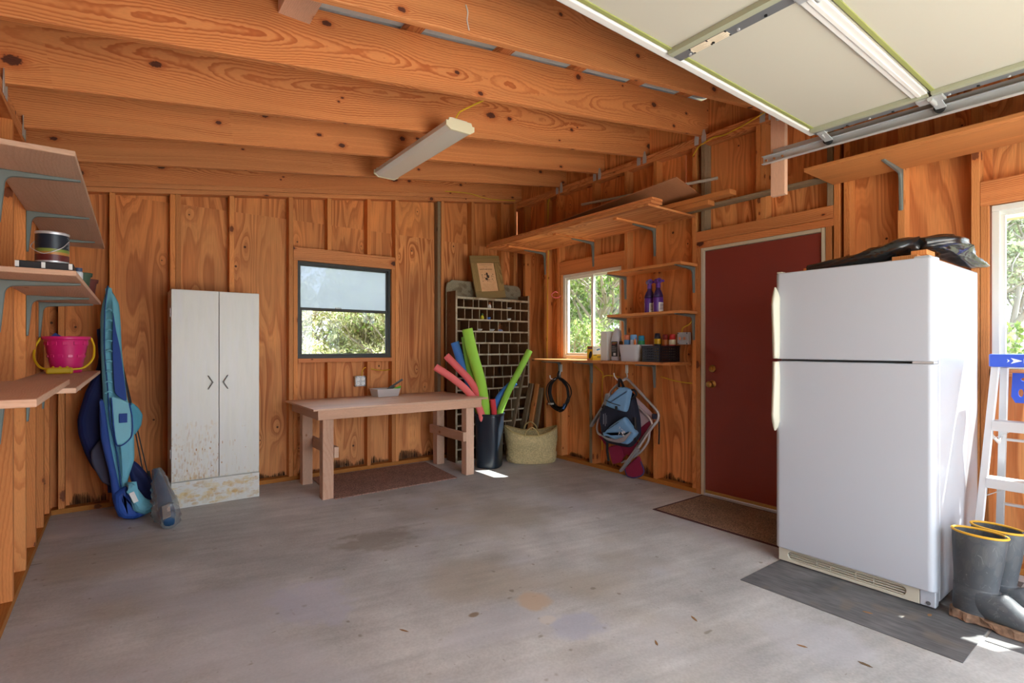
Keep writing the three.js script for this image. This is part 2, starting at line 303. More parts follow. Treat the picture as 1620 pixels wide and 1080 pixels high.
// roof: 2x12 rafters, purlins laid flat on them, ribbed steel sheets
{
  const c = structure('ceiling', 'shed roof of knotty pine rafters under grey ribbed steel', 'ceiling'), xm = (XL + XR) / 2, L = 4.62 / Math.cos(PITCH);
  const strips = [0, 1, 2, 3, 1, 0, 3, 2, 1, 0];
  [-4.32, -3.747, -3.178, -2.564, -2.0, -1.42, -0.83, -0.25, 0.33, 0.9].forEach((z, i) => {
    const g = uvBox(boxGeo(L, 0.284, B, 0.004), 0, 0.37 + i * 0.83, strips[i] * STRIP + 0.15);
    const r = part(c, 'rafter', g, M.rafter, [xm, yb(xm) + 0.142 / Math.cos(PITCH) + 0.001, z + B / 2]); r.rotation.z = PITCH;
    for (const [X, s] of [[XR - 0.003, 1], [XL + 0.003, -1]]) for (const dz of [-0.034, 0.034]) {          // hurricane ties of thin steel
      const y0 = s > 0 ? 2.94 : 2.33, t = part(c, 'hurricane_tie', extrude([[-0.02, 0], [0.02, 0], [0.022, 0.055], [0.008, 0.11], [-0.008, 0.11], [-0.022, 0.055]], 0.0025), M.galv, [X + s * 0.002 - (s > 0 ? 0.005 : 0), y0, z + B / 2 + dz]); t.rotation.y = Math.PI / 2;
    }
  });
  part(c, 'chalk_mark', tubeGeo([[1.222, 2.745, -1.96], [1.232, 2.715, -1.96], [1.228, 2.68, -1.96], [1.238, 2.638, -1.96]], 0.003, 14, 6), M.white);
  board(c, 'blocking', 0.575, 0.715, 2.748, 2.835, -2.5255, -2.001, M.fresh, 2);
  // last rafter stands on the rake plates of the back wall
  { const g = uvBox(boxGeo(L, 0.2, B, 0.004), 0, 1.9, 2 * STRIP + 0.15); const r = part(c, 'rafter', g, M.rafter, [xm, yb(xm) + 0.082 + 0.1 / Math.cos(PITCH), ZB - 0.03]); r.rotation.z = PITCH; }
  for (let k = 0; k < 8; k++) { const x = -0.55 + 0.6 * k, p = part(c, 'purlin', boardGeo(0.089, B, 6.6, 2), M.rafter, [x + (k ? 0 : 0.1), yt(x + (k ? 0 : 0.1)) + 0.021, -2.1]); p.rotation.z = PITCH; }
  const prof = []; const W = 0.92; for (let i = 0; i <= 4; i++) { const z = i * W / 4; prof.push([z - 0.028, 0], [z - 0.014, 0.02], [z + 0.014, 0.02], [z + 0.028, 0]); }
  const loop = [...prof, ...prof.slice().reverse().map(([a, b]) => [a, b + 0.002])];
  const steel = std({ color: rgb(222, 226, 226), metalness: 0.1, roughness: 0.45 });
  for (let k = 0; k < 8; k++) {
    const g = new THREE.ExtrudeGeometry(shapeOf(loop), { depth: 5.5, bevelEnabled: false }); g.rotateY(Math.PI / 2); g.translate(-2.75, 0, 0);
    const p = part(c, 'steel_roof_sheet', g, steel, [1.8, ym(1.8) + 0.003, -5.36 + (k + 1) * W]); p.rotation.z = PITCH;
  }
}
// black rot and water marks at the foot of the plywood
{
  const st = [0, 1].map((s) => { const t = canvasTex(256, 64, (c, w, h) => { c.fillStyle = '#000'; c.fillRect(0, 0, w, h); seedState = 41 + s * 9; for (let i = 0; i < 260; i++) { const x = rr(0, w), k = Math.abs(vnoise(x * 0.03, s * 7, 6)), hh = h * clamp(0.25 + 0.9 * k) * rr(0.3, 1); c.fillStyle = `rgba(255,255,255,${rr(0.1, 0.5)})`; c.fillRect(x, h - hh, rr(1, 5), hh); } }); t.colorSpace = THREE.NoColorSpace; return std({ color: rgb(42, 32, 24), alphaMap: t, transparent: true, roughness: 0.95 }); });
  const wb = scene.getObjectByName('wall_back'), wr = scene.getObjectByName('wall_right');
  [[-0.3, -0.08, 0.09], [0.0, 0.33, 0.1], [0.82, 1.24, 0.06], [1.35, 1.6, 0.07], [1.66, 2.0, 0.09], [2.06, 2.3, 0.08], [2.36, 2.8, 0.1]].forEach(([x0, x1, h], i) => part(wb, 'water_stain', new THREE.PlaneGeometry(x1 - x0, h), st[i % 2], [(x0 + x1) / 2, 0.036 + h / 2, ZB - D + 0.0015]));
  [[-4.25, -3.86, 0.05], [-3.72, -3.42, 0.07], [-3.3, -3.04, 0.09], [-2.98, -2.64, 0.07]].forEach(([z0, z1, h], i) => part(wr, 'water_stain', new THREE.PlaneGeometry(z1 - z0, h), st[i % 2], [XR + D - 0.0015, 0.036 + h / 2, (z0 + z1) / 2], [0, -Math.PI / 2, 0]));
}
// ---------------------------------------------------------------- windows
function sash(parent, plane, at, a0, a1, y0, y1, w, d, frameMat, glassMat, name = 'sash') {   // four bars and a pane
  const bars = [[a0, a1, y0, y0 + w], [a0, a1, y1 - w, y1], [a0, a0 + w, y0 + w, y1 - w], [a1 - w, a1, y0 + w, y1 - w]].map(([p, q, r, s]) => {
    const g = plane === 'z' ? boxGeo(q - p, s - r, d, 0.003) : boxGeo(d, s - r, q - p, 0.003); return plane === 'z' ? g.translate((p + q) / 2, (r + s) / 2, at) : g.translate(at, (r + s) / 2, (p + q) / 2);
  });
  const f = part(parent, name, merged(bars), frameMat);
  if (glassMat) { const g = plane === 'z' ? new THREE.BoxGeometry(a1 - a0 - 2 * w + 0.01, y1 - y0 - 2 * w + 0.01, 0.004) : new THREE.BoxGeometry(0.004, y1 - y0 - 2 * w + 0.01, a1 - a0 - 2 * w + 0.01); part(f, 'pane', g, glassMat, plane === 'z' ? [(a0 + a1) / 2, (y0 + y1) / 2, at] : [at, (y0 + y1) / 2, (a0 + a1) / 2]); }
  return f;
}
{
  const bronze = paint(62, 64, 62, 0.5, { metalness: 0.2 }), w = structure('window_1', 'bronze framed sash window in the back wall above the workbench', 'window'), ym1 = 1.60;
  sash(w, 'z', ZB - 0.055, WX0, WX1, WY0, WY1, 0.026, 0.05, bronze, null, 'window_frame');
  const frost = phy({ color: new THREE.Color().setRGB(0.50, 0.53, 0.57), transmission: 0.9, thickness: 0, roughness: 0.75, ior: 1.3 });
  sash(w, 'z', ZB - 0.066, WX0 + 0.018, WX1 - 0.022, ym1 - 0.016, WY1 - 0.02, 0.02, 0.018, bronze, frost, 'upper_sash');
  sash(w, 'z', ZB - 0.044, WX0 + 0.022, WX1 - 0.03, WY0 + 0.02, ym1 + 0.012, 0.024, 0.02, bronze, M.glass, 'lower_sash');
  part(w, 'latch', boxGeo(0.06, 0.012, 0.02, 0.004), M.galv, [1.72, ym1 + 0.016, ZB - 0.03]);
}
const vinyl = paint(226, 228, 218, 0.4), screenMat = std({ color: rgb(120, 124, 128), transparent: true, opacity: 0.28, roughness: 0.9 });
for (const [n, r, label] of [[2, W2, 'white vinyl slider window above the counter in the right wall'], [3, W3, 'white vinyl window beside the refrigerator and stepladder']]) {
  const w = structure('window_' + n, label, 'window'), zc = (r.z0 + r.z1) / 2;
  sash(w, 'x', XR + 0.05, r.z0 + 0.004, r.z1 - 0.004, r.y0 + 0.004, r.y1 - 0.004, 0.034, 0.07, vinyl, null, 'window_frame');
  sash(w, 'x', XR + 0.042, r.z0 + 0.03, zc + 0.02, r.y0 + 0.032, r.y1 - 0.032, 0.03, 0.022, vinyl, M.glass, 'sliding_sash');
  sash(w, 'x', XR + 0.068, zc - 0.02, r.z1 - 0.03, r.y0 + 0.032, r.y1 - 0.032, 0.024, 0.02, vinyl, M.glass, 'fixed_sash');
}
// ---------------------------------------------------------------- red entry door
{
  const d = structure('door_1', 'dark red entry door with brass knob and deadbolt beside the refrigerator', 'door'), y1 = 2.036, z0 = -2.513, z1 = -1.607, red = paint(142, 60, 50, 0.42), brass = std({ color: rgb(190, 150, 84), metalness: 0.9, roughness: 0.28 });
  box(d, 'door_slab', XR + 0.02, XR + 0.064, 0.022, y1, z0, z1, red);
  const jamb = paint(214, 206, 180, 0.5);
  for (const [a, b] of [[DR.z0 + 0.001, z0 - 0.003], [z1 + 0.003, DR.z1 - 0.001]]) box(d, 'door_jamb', XR + 0.004, XR + D, 0, DR.y1 - 0.001, a, b, jamb);
  box(d, 'door_jamb', XR + 0.004, XR + D, y1 + 0.003, DR.y1 - 0.001, z0 - 0.002, z1 + 0.002, jamb);
  box(d, 'threshold', XR + 0.0, XR + D, 0, 0.018, z0 - 0.002, z1 + 0.002, M.alu); box(d, 'door_sweep', XR + 0.012, XR + 0.02, 0.02, 0.045, z0 + 0.004, z1 - 0.004, paint(190, 150, 80, 0.6));
  const prof = [[0, 0], [0.031, 0], [0.031, 0.006], [0.013, 0.012], [0.012, 0.03], [0.024, 0.038], [0.028, 0.052], [0.02, 0.062], [0, 0.065]];
  const k = part(d, 'door_knob', latheGeo(prof, 28), brass, [XR + 0.02, 0.93, z0 + 0.068]); k.rotation.z = Math.PI / 2;
  const b = part(d, 'deadbolt', latheGeo([[0, 0], [0.03, 0], [0.028, 0.014], [0, 0.016]], 28), brass, [XR + 0.02, 1.058, z0 + 0.068]); b.rotation.z = Math.PI / 2;
  part(b, 'thumb_turn', boxGeo(0.034, 0.014, 0.012, 0.004), brass, [0, 0.018, 0]);
}
// ---------------------------------------------------------------- lifted overhead garage door and its hardware
{
  const y = 2.465, X0 = 0.45, X1 = 3.19, cream = paint(194, 191, 176, 0.6), rail = paint(226, 226, 222, 0.5), olive = paint(150, 156, 92, 0.7), grn = paint(170, 174, 150, 0.5, { metalness: 0.1 }), stileM = std({ color: rgb(126, 130, 134), metalness: 0.4, roughness: 0.45 });
  const d = thing('overhead_door', 'cream sectional garage door lifted flat under the roof', 'garage door');
  for (let k = 0; k < 4; k++) {
    const z0 = -1.335 + 0.543 * k, z1 = z0 + 0.538;
    const s = box(d, 'door_section', X0, X1, y, y + 0.045, z0, z1, cream, 0.006);
    const lx = -(X0 + X1) / 2, add = (n, x0, x1, yy0, yy1, a, b, m, r = 0.002) => part(s, n, boxGeo(x1 - x0, yy1 - yy0, b - a, r), m, [(x0 + x1) / 2 + lx, (yy0 + yy1) / 2 - y - 0.0225, (a + b) / 2 - (z0 + z1) / 2]);
    add('edge_strip', X0, X1 - 0.01, y - 0.006, y, z0 + 0.002, z0 + 0.02, olive); 
    if (k < 3) { add('section_rail', X0, X1 - 0.012, y - 0.012, y, z1 - 0.07, z1 - 0.004, rail, 0.004); add('section_rail', X0, X1 - 0.012, y - 0.017, y - 0.012, z1 - 0.045, z1 - 0.028, rail, 0.002); }
    for (const [sx, w] of [[X1 - 0.055, 0.055], [1.845, 0.055], [X0, 0.055]]) {
      add('stile', sx, sx + w, y - 0.02, y - 0.0005, z0 + (k ? 0.004 : 0.0), z1 - 0.004, stileM); add('stile_flange', sx - 0.032, sx, y - 0.022, y - 0.0005, z0 + (k ? 0.004 : 0.0), z1 - 0.004, grn, 0.001);
      for (let i = 0; i < 5; i++) { const b = part(s, 'bolt', new THREE.CylinderGeometry(0.006, 0.006, 0.006, 8), i % 2 ? M.black : M.alu, [sx + w / 2 + lx + 0.01, -0.0445, -0.21 + i * 0.105]); b.name = 'bolt'; }
    }
    if (k < 3) for (const sx of [X1 - 0.03, 1.872]) { add('hinge', sx - 0.035, sx + 0.035, y - 0.032, y - 0.02, z1 - 0.06, z1 + 0.05, M.galv, 0.005); part(s, 'hinge_barrel', rodGeo([sx + lx - 0.04, -0.058, 0.27], [sx + lx + 0.05, -0.058, 0.27], 0.011), M.galv); }
    if (k === 0) {
      const lab = canvasTex(256, 96, (c, w, h) => { c.fillStyle = '#e9dcc2'; c.fillRect(0, 0, w, h); c.strokeStyle = '#a89878'; c.lineWidth = 3; for (let i = 0; i < 6; i++) { c.beginPath(); c.moveTo(14, 16 + i * 13); c.lineTo(112 - (i % 3) * 14, 16 + i * 13); c.moveTo(142, 16 + i * 13); c.lineTo(238 - (i % 2) * 20, 16 + i * 13); c.stroke(); } c.fillStyle = '#2a2622'; for (const x of [0, 120, 246]) { c.fillRect(x, 0, 10, 22); c.fillRect(x, 74, 10, 22); } });
      const l = part(s, 'sticker', boxGeo(0.045, 0.0015, 0.16, 0), std({ map: lab, roughness: 0.6 }), [1.872 + lx, -0.0435, -0.115]); l.rotation.y = 0;
      const uv = l.geometry.attributes.uv; for (let i = 0; i < uv.count; i++) { const p = l.geometry.attributes.position; uv.setXY(i, p.getZ(i) / 0.16 + 0.5, p.getX(i) / 0.045 + 0.5); }
    }
  }
  box(d, 'bottom_seal', X0, X1 + 0.005, y - 0.012, y + 0.03, -1.375, -1.337, rail, 0.008);
  // rollers that carry the door
  for (const z of [-1.30, -0.79, -0.25, 0.29]) {
    const r = part(d, 'roller_bracket', merged([barGeo([X1 - 0.04, y - 0.018, z], [X1 + 0.052, y - 0.05, z + 0.01], 0.045, 0.006), rodGeo([X1 - 0.02, y - 0.03, z], [X1 + 0.066, y - 0.044, z], 0.006)]), M.galv);
    part(r, 'roller', rodGeo([X1 + 0.05, y - 0.044, z], [X1 + 0.072, y - 0.044, z], 0.022, 20), M.black);
  }
}
for (const [sx, label] of [[1, 'galvanized steel door track running under the lifted garage door, near the hanging post'], [-1, 'galvanized steel door track on the far side of the lifted garage door']]) {
  const t = thing('door_track', label, 'track'), x = sx > 0 ? 3.268 : 0.372, a = [x, 2.418, -1.69], b = [x, 2.40, 1.0];
  const c = shapeOf([[-0.012, -0.026], [0.012, -0.026], [0.014, -0.022], [-0.0095, -0.0235], [-0.0095, 0.0235], [0.014, 0.022], [0.012, 0.026], [-0.012, 0.026]].map(([p, q]) => [-sx * p, q]));
  const g = new THREE.ExtrudeGeometry(c, { depth: 2.69, bevelEnabled: false }); part(t, 'channel', g, M.galv, [x, 2.418, -1.69]).rotation.x = 0.006;
  const L = part(t, 'angle_iron', boxGeo(0.003, 0.032, 2.6, 0.001), M.galv, [x + sx * 0.016, 2.452, -0.33]); L.rotation.x = 0.006;
  for (let i = 0; i < 3; i++) part(t, 'bolt', new THREE.CylinderGeometry(0.007, 0.007, 0.01, 8), paint(150, 92, 52, 0.6), [x - sx * 0.012, 2.41, -1.66 + i * 0.05], [0, 0, Math.PI / 2]);
}
{
  const t = thing('hanging_post', 'short pine post hanging from the roof at the end of the door track', 'post');
  board(t, 'post', 3.29, 3.328, 2.185, ym(3.29) - 0.05, -1.65, -1.561, M.fresh, 1);
  part(t, 'lag_bolt', rodGeo([3.27, 2.66, -1.60], [3.295, 2.66, -1.60], 0.012, 8), M.galv);
  board(t, 'cross_block', 3.29, 3.328, ym(3.29) - 0.14, ym(3.29) - 0.06, -1.962, -1.652, M.rafter, 2);
}
// ---------------------------------------------------------------- fluorescent fixture under the rafters (off)
{
  const f = thing('ceiling_light', 'long unlit wraparound fluorescent fixture under the rafters', 'light', [1.742, 2.612, -3.44]), cream = paint(236, 230, 196, 0.5), lens = phy({ color: rgb(232, 228, 216), roughness: 0.35, clearcoat: 0.3 }), z = 0.57;
  const end = [[-0.07, 0], [0.07, 0], [0.103, 0.022], [0.103, 0.05], [0.088, 0.05], [0.08, 0.07], [-0.08, 0.07], [-0.088, 0.05], [-0.103, 0.05], [-0.103, 0.022]];
  part(f, 'lens', extrude(end.map(([x, y]) => [x * 0.975, y * 0.96 + 0.001]), 2 * z), lens, [0, 0, -z]);
  for (const s of [z, -z - 0.012]) part(f, 'end_cap', extrude(end, 0.012, 0.002), cream, [0, 0, s]);
  box(f, 'housing', -0.06, 0.06, 0.072, 0.082, -z, z, M.white);
  part(f, 'cable', tubeGeo([[0.0, 0.082, 0.5], [-0.02, 0.11, 0.6], [0.02, 0.13, 0.7], [0.08, 0.17, 0.78], [0.10, 0.28, 0.85]], 0.005, 30), M.yellowWire);
}
// ---------------------------------------------------------------- shelves
// pressed steel bracket: corner at the wall under the shelf, arm along +x
function bracketGeo(arm, leg, w = 0.024) {
  const s = new THREE.Shape(); s.moveTo(0, 0); s.lineTo(arm, 0); s.lineTo(arm, -0.005); s.lineTo(0.05, -0.021); s.quadraticCurveTo(0.022, -0.024, 0.018, -0.055); s.lineTo(0.005, -leg); s.lineTo(0, -leg); s.closePath();
  const a = new THREE.ExtrudeGeometry(s, { depth: w * 0.5, bevelEnabled: true, bevelThickness: 0.003, bevelSize: 0.002, bevelSegments: 1, curveSegments: 6 }); a.translate(0, 0, -w * 0.25);
  return merged([a, boxGeo(arm, 0.003, w, 0.001).translate(arm / 2, -0.001, 0), boxGeo(0.003, leg, w, 0.001).translate(0.0005, -leg / 2, 0)]);
}
const BR = bracketGeo(0.26, 0.215), BRL = bracketGeo(0.30, 0.25);
function putBracket(parent, side, y, z, geo = BR) { const b = part(parent, 'bracket', geo, M.bracket, [side > 0 ? XL + 0.003 : XR - 0.003, y - 0.002, z]); if (side < 0) b.rotation.y = Math.PI; return b; }
// a plank whose front edge is not quite parallel to the wall
function plank(parent, name, pts, y0, y1, mat, axis = 2) {
  const g = new THREE.ExtrudeGeometry(shapeOf(pts.map(([x, z]) => [x, -z])), { depth: y1 - y0 - 0.004, bevelEnabled: true, bevelSize: 0.002, bevelThickness: 0.002, bevelSegments: 1 });
  g.rotateX(-Math.PI / 2); g.translate(0, 0.002, 0); uvBox(g, axis, rr(0, 4), 0.15 + STRIP * Math.floor(rnd() * 4)); return part(parent, name, g, mat, [0, y0, 0]);
}
{
  const zs = [-2.985, -3.82, -4.66];
  for (const [label, y, z0, z1, xa, xb] of [['topmost pine plank shelf on steel brackets on the left wall', 1.97, -2.62, -4.97, -0.137, -0.088], ['middle left wall shelf that carries the paint can', 1.515, -2.68, -4.38, -0.137, -0.098], ['lowest left wall shelf under the pink bucket', 1.054, -2.68, -4.56, -0.137, -0.105]]) {
    const s = thing('wall_shelf', label, 'shelf', [0, 0, 0], 0, 'left wall shelves');
    plank(s, 'shelf_board', [[XL + 0.001, z0], [xa, z0], [xb, z1], [XL + 0.001, z1]], y, y + 0.021, M.fresh);
    for (const z of zs) if (z > z1 + 0.05 || y < 1.6) if (z > z1 - 0.3) putBracket(s, 1, y, Math.max(z, z1 + 0.02));
  }
  const b = thing('loose_board', 'loose pine board lying across the near end of the lowest left shelf', 'board');
  plank(b, 'board', [[XL + 0.001, -1.86], [-0.176, -1.86], [-0.170, -2.91], [XL + 0.001, -2.91]], 1.0765, 1.0985, M.fresh);
}
{
  const s = thing('wall_shelf', 'long deep high shelf on the right wall stacked with boards', 'shelf', [0, 0, 0], 0, 'right wall shelves'), y = 2.336;
  const g = uvBox(boxGeo(0.615, 0.018, 2.245, 0.002), 2, 0.4, 0.3, true); part(s, 'shelf_board', g, M.ply2, [3.592, y + 0.009, -3.722]);
  for (const z of [-4.541, -3.781, -3.011]) { putBracket(s, -1, 2.316, z, BRL); board(s, 'spacer_strip', 3.36, 3.89, 2.317, 2.335, z - 0.022, z + 0.022, M.stud, 0); }
  const mk = (label, y0, zs, x0) => { const t = thing('wall_shelf', label, 'shelf', [0, 0, 0], 0, 'right wall shelves'); board(t, 'shelf_board', x0, XR - 0.001, y0, y0 + 0.024, -3.375, -2.572, M.stud, 2); for (const z of zs) putBracket(t, -1, y0, z); };
  mk('upper short shelf between the sliding window and the red door, empty', 1.915, [-3.353, -2.606], 3.66);
  mk('middle short shelf carrying two purple spray bottles', 1.514, [-3.353, -2.606], 3.66);
  const c = thing('wall_shelf', 'long counter shelf under the sliding window, crowded with cans and baskets', 'shelf', [0, 0, 0], 0, 'right wall shelves');
  board(c, 'shelf_board', 3.60, XR - 0.001, 1.084, 1.108, -4.42, -2.63, M.stud, 2); for (const z of [-4.29, -3.80, -3.012]) putBracket(c, -1, 1.084, z);
  const e = thing('wall_shelf', 'high deep shelf above the refrigerator on the right wall', 'shelf', [0, 0, 0], 0, 'right wall shelves');
  board(e, 'shelf_board', 3.46, XR - 0.001, 2.342, 2.366, -1.525, 0.9, M.stud, 2); for (const z of [-1.138, -0.29, 0.58]) putBracket(e, -1, 2.342, z, BRL);
  // stock lying on the long shelf
  const T2 = (i) => ['lower of the two tongue and groove boards along the front of the long shelf', 'upper of the two tongue and groove boards along the front of the long shelf'][i];
  for (const i of [0, 1]) { const t = thing('stored_board', T2(i), 'board', [0, 0, 0], 0, 'boards on the long shelf'); board(t, 'board', 3.286, 3.426 - 0.01 * i, 2.3555 + i * 0.0215, 2.3765 + i * 0.0215, -4.83 + 0.06 * i, -2.575 + 0.012 * i, M.rafter, 2); }
  const u = thing('stored_board', 'upper stub of two timbers sticking out past the long shelf', 'board', [0, 0, 0], 0, 'boards on the long shelf'); board(u, 'board', 3.675, 3.764, 2.394, 2.432, -3.5, -2.15, M.stud, 2);
  const v = thing('stored_board', 'lower stub of two timbers sticking out past the long shelf', 'board', [0, 0, 0], 0, 'boards on the long shelf'); board(v, 'board', 3.69, 3.779, 2.3555, 2.3935, -3.4, -2.34, M.stud, 2);
  const w = thing('stored_board', 'weathered board bridging from the long shelf to the shelf above the refrigerator', 'board', [0, 0, 0], 0, 'boards on the long shelf'); board(w, 'board', 3.80, 3.889, 2.368, 2.39, -3.0, -1.40, M.grey, 2);
  // thin sheet leaning over the boards
  const P = [[3.49, 2.565, -2.49], [3.89, 2.462, -2.48], [3.885, 2.41, -4.2], [3.36, 2.405, -4.2]], n = 0.006;
  const geo = loftGeo([P, P.map(([a, b, c2]) => [a, b + n, c2])]).toNonIndexed(); geo.computeVertexNormals(); uvBox(geo, 2, 0.2, 0.1, true);
  single('hardboard_sheet', 'thin warped tan sheet tilted over the boards on the long shelf', 'sheet', geo, std({ map: T.fresh, color: rgb(222, 190, 160), roughness: 0.7 }), undefined, undefined, 'boards on the long shelf');
  single('conduit_pipe', 'pale plastic pipe sticking out behind the tilted sheet', 'pipe', new THREE.LatheGeometry([[0.009, 0], [0.0125, 0], [0.0125, 1.5], [0.009, 1.5], [0.009, 0]].map(([a, b]) => new THREE.Vector2(a, b)), 20).rotateX(-Math.PI / 2 + 0.07).rotateY(0.03), paint(206, 206, 196, 0.5), [3.85, 2.597, -2.36]);
}
// ---------------------------------------------------------------- outside: ground, brush and trees seen through the panes
{
  const gTex = dataTex(512, 512, 6, 6, (x, y) => { const n = fbm(x * 8, y * 8, 5, 5, 8, 8), m = 1 + 0.3 * n; return mix3([104 * m, 100 * m, 70 * m], [72, 84, 44], sstep(-0.1, 0.4, fbm(x * 5, y * 5, 9, 4, 5, 5))); });
  const g = new THREE.CircleGeometry(60, 48); g.rotateX(-Math.PI / 2); uvBox(g, 0);
  single('yard_ground', 'dry grass yard outside the garage', 'ground', g, std({ map: gTex, roughness: 0.95 }), [0, -0.13, 0]).userData.kind = 'structure';
  const a = single('driveway', 'pale concrete driveway in front of the garage doorway', 'driveway', boxGeo(7, 0.1, 9, 0.01), paint(208, 204, 196, 0.85), [1.6, -0.075, 1.2 + 4.5]); a.userData.kind = 'structure';
}
// ---------------------------------------------------------------- refrigerator
function rrShape(w, d, r) {                                // rectangle about the origin; r = radii of corners (-,-) (+,-) (+,+) (-,+)
  const [a, b, c, e] = r, s = new THREE.Shape(), x = w / 2, y = d / 2; s.moveTo(-x + a, -y); s.lineTo(x - b, -y); if (b) s.absarc(x - b, -y + b, b, -Math.PI / 2, 0); s.lineTo(x, y - c); if (c) s.absarc(x - c, y - c, c, 0, Math.PI / 2);
  s.lineTo(-x + e, y); if (e) s.absarc(-x + e, y - e, e, Math.PI / 2, Math.PI); s.lineTo(-x, -y + a); if (a) s.absarc(-x + a, -y + a, a, Math.PI, Math.PI * 1.5); return s;
}
function prismY(shape, y0, y1, bev = 0.004) {              // upright prism; the shape's x stays x, its y becomes z
  const g = new THREE.ExtrudeGeometry(shape, { depth: y1 - y0 - 2 * bev, bevelEnabled: bev > 0, bevelSize: bev, bevelThickness: bev, bevelOffset: -bev, bevelSegments: 2, curveSegments: 10 });
  g.rotateX(Math.PI / 2); g.translate(0, y1 - bev, 0); return g;
}
{
  const f = thing('refrigerator', 'white top-freezer refrigerator standing against the right wall', 'refrigerator', [3.43, 0, -1.12]);
  const enamel = phy({ color: rgb(184, 190, 198), roughness: 0.34, clearcoat: 0.35, clearcoatRoughness: 0.25 }), cream = paint(206, 202, 182, 0.4);
  box(f, 'cabinet', -0.335, 0.35, 0.03, 1.648, -0.37, 0.37, enamel, 0.008);
  const doorShape = () => rrShape(0.068, 0.74, [0.03, 0.004, 0.004, 0.03]);
  const fd = part(f, 'freezer_door', prismY(doorShape(), 1.168, 1.658, 0.006), enamel, [-0.376, 0, 0]), ld = part(f, 'refrigerator_door', prismY(doorShape(), 0.09, 1.156, 0.006), enamel, [-0.376, 0, 0]);
  box(f, 'door_gap', -0.342, -0.33, 1.15, 1.175, -0.362, 0.362, paint(120, 124, 126, 0.6), 0);
  const handle = (ys, pr) => loftGeo(ys.map((y, i) => { const p = pr[i], w = Math.max(0.004, Math.min(0.032, p * 0.8)), zo = -0.371; return [[-0.405, y, zo], [-0.41 - p * 0.7, y, zo], [-0.41 - p, y, zo + w * 0.35], [-0.41 - p, y, zo + w * 0.8], [-0.405 - p * 0.4, y, zo + w], [-0.4, y, zo + w]]; }));
  const ht = part(fd, 'handle', handle([1.58, 1.555, 1.52, 1.48, 1.42, 1.34, 1.26, 1.19, 1.171], [0.004, 0.024, 0.046, 0.056, 0.052, 0.045, 0.04, 0.036, 0.034]), cream, [0.376, 0, 0]);
  part(ld, 'handle', handle([0.755, 0.775, 0.81, 0.85, 0.91, 0.99, 1.07, 1.135, 1.153], [0.004, 0.024, 0.046, 0.056, 0.052, 0.045, 0.04, 0.036, 0.034]), cream, [0.376, 0, 0]); ht.userData.label = 'cream curved handle';
  // hollow shaded scoop beside the grips is a shallow raised lip on each door
  box(f, 'hinge_cover', -0.40, -0.30, 1.652, 1.668, 0.285, 0.35, enamel, 0.006); box(f, 'middle_hinge', -0.405, -0.345, 1.157, 1.168, 0.28, 0.366, M.alu, 0.003); box(f, 'top_cap', -0.405, -0.36, 1.658, 1.666, -0.362, -0.33, cream, 0.004);
  // toe grille with a slotted opening
  const plate = new THREE.Shape(); plate.moveTo(-0.36, 0.012); plate.lineTo(0.30, 0.012); plate.lineTo(0.30, 0.088); plate.lineTo(-0.36, 0.088); plate.closePath();
  const hole = new THREE.Path(); hole.absarc(-0.285, 0.05, 0.026, Math.PI / 2, Math.PI * 1.5); hole.absarc(0.225, 0.05, 0.026, -Math.PI / 2, Math.PI / 2); plate.holes.push(hole);
  const pg = new THREE.ExtrudeGeometry(plate, { depth: 0.012, bevelEnabled: true, bevelSize: 0.002, bevelThickness: 0.002, bevelSegments: 1 }); const grille = part(f, 'toe_grille', pg, cream, [-0.365, 0, 0], [0, -Math.PI / 2, 0]);
  for (let i = 0; i < 4; i++) part(grille, 'slat', boxGeo(0.55, 0.006, 0.01, 0.002), cream, [-0.03, 0.031 + i * 0.0125, 0.004]);
  for (const x of [-0.16, -0.09, 0.03, 0.11]) part(grille, 'rib', boxGeo(0.005, 0.05, 0.008, 0.002), cream, [x, 0.05, 0.003]);
  part(grille, 'vent_back', boxGeo(0.56, 0.054, 0.004, 0), cream, [-0.03, 0.05, -0.024]);
  const ft = box(f, 'foot_cover', -0.38, -0.33, 0.01, 0.086, 0.302, 0.366, enamel, 0.006); part(ft, 'screw_cap', new THREE.CylinderGeometry(0.009, 0.009, 0.006, 16).rotateZ(Math.PI / 2), paint(90, 92, 94, 0.5), [-0.026, -0.02, 0.004]);
  box(f, 'leveling_base', -0.32, 0.34, 0.0045, 0.031, -0.355, 0.355, M.black, 0.004);
}
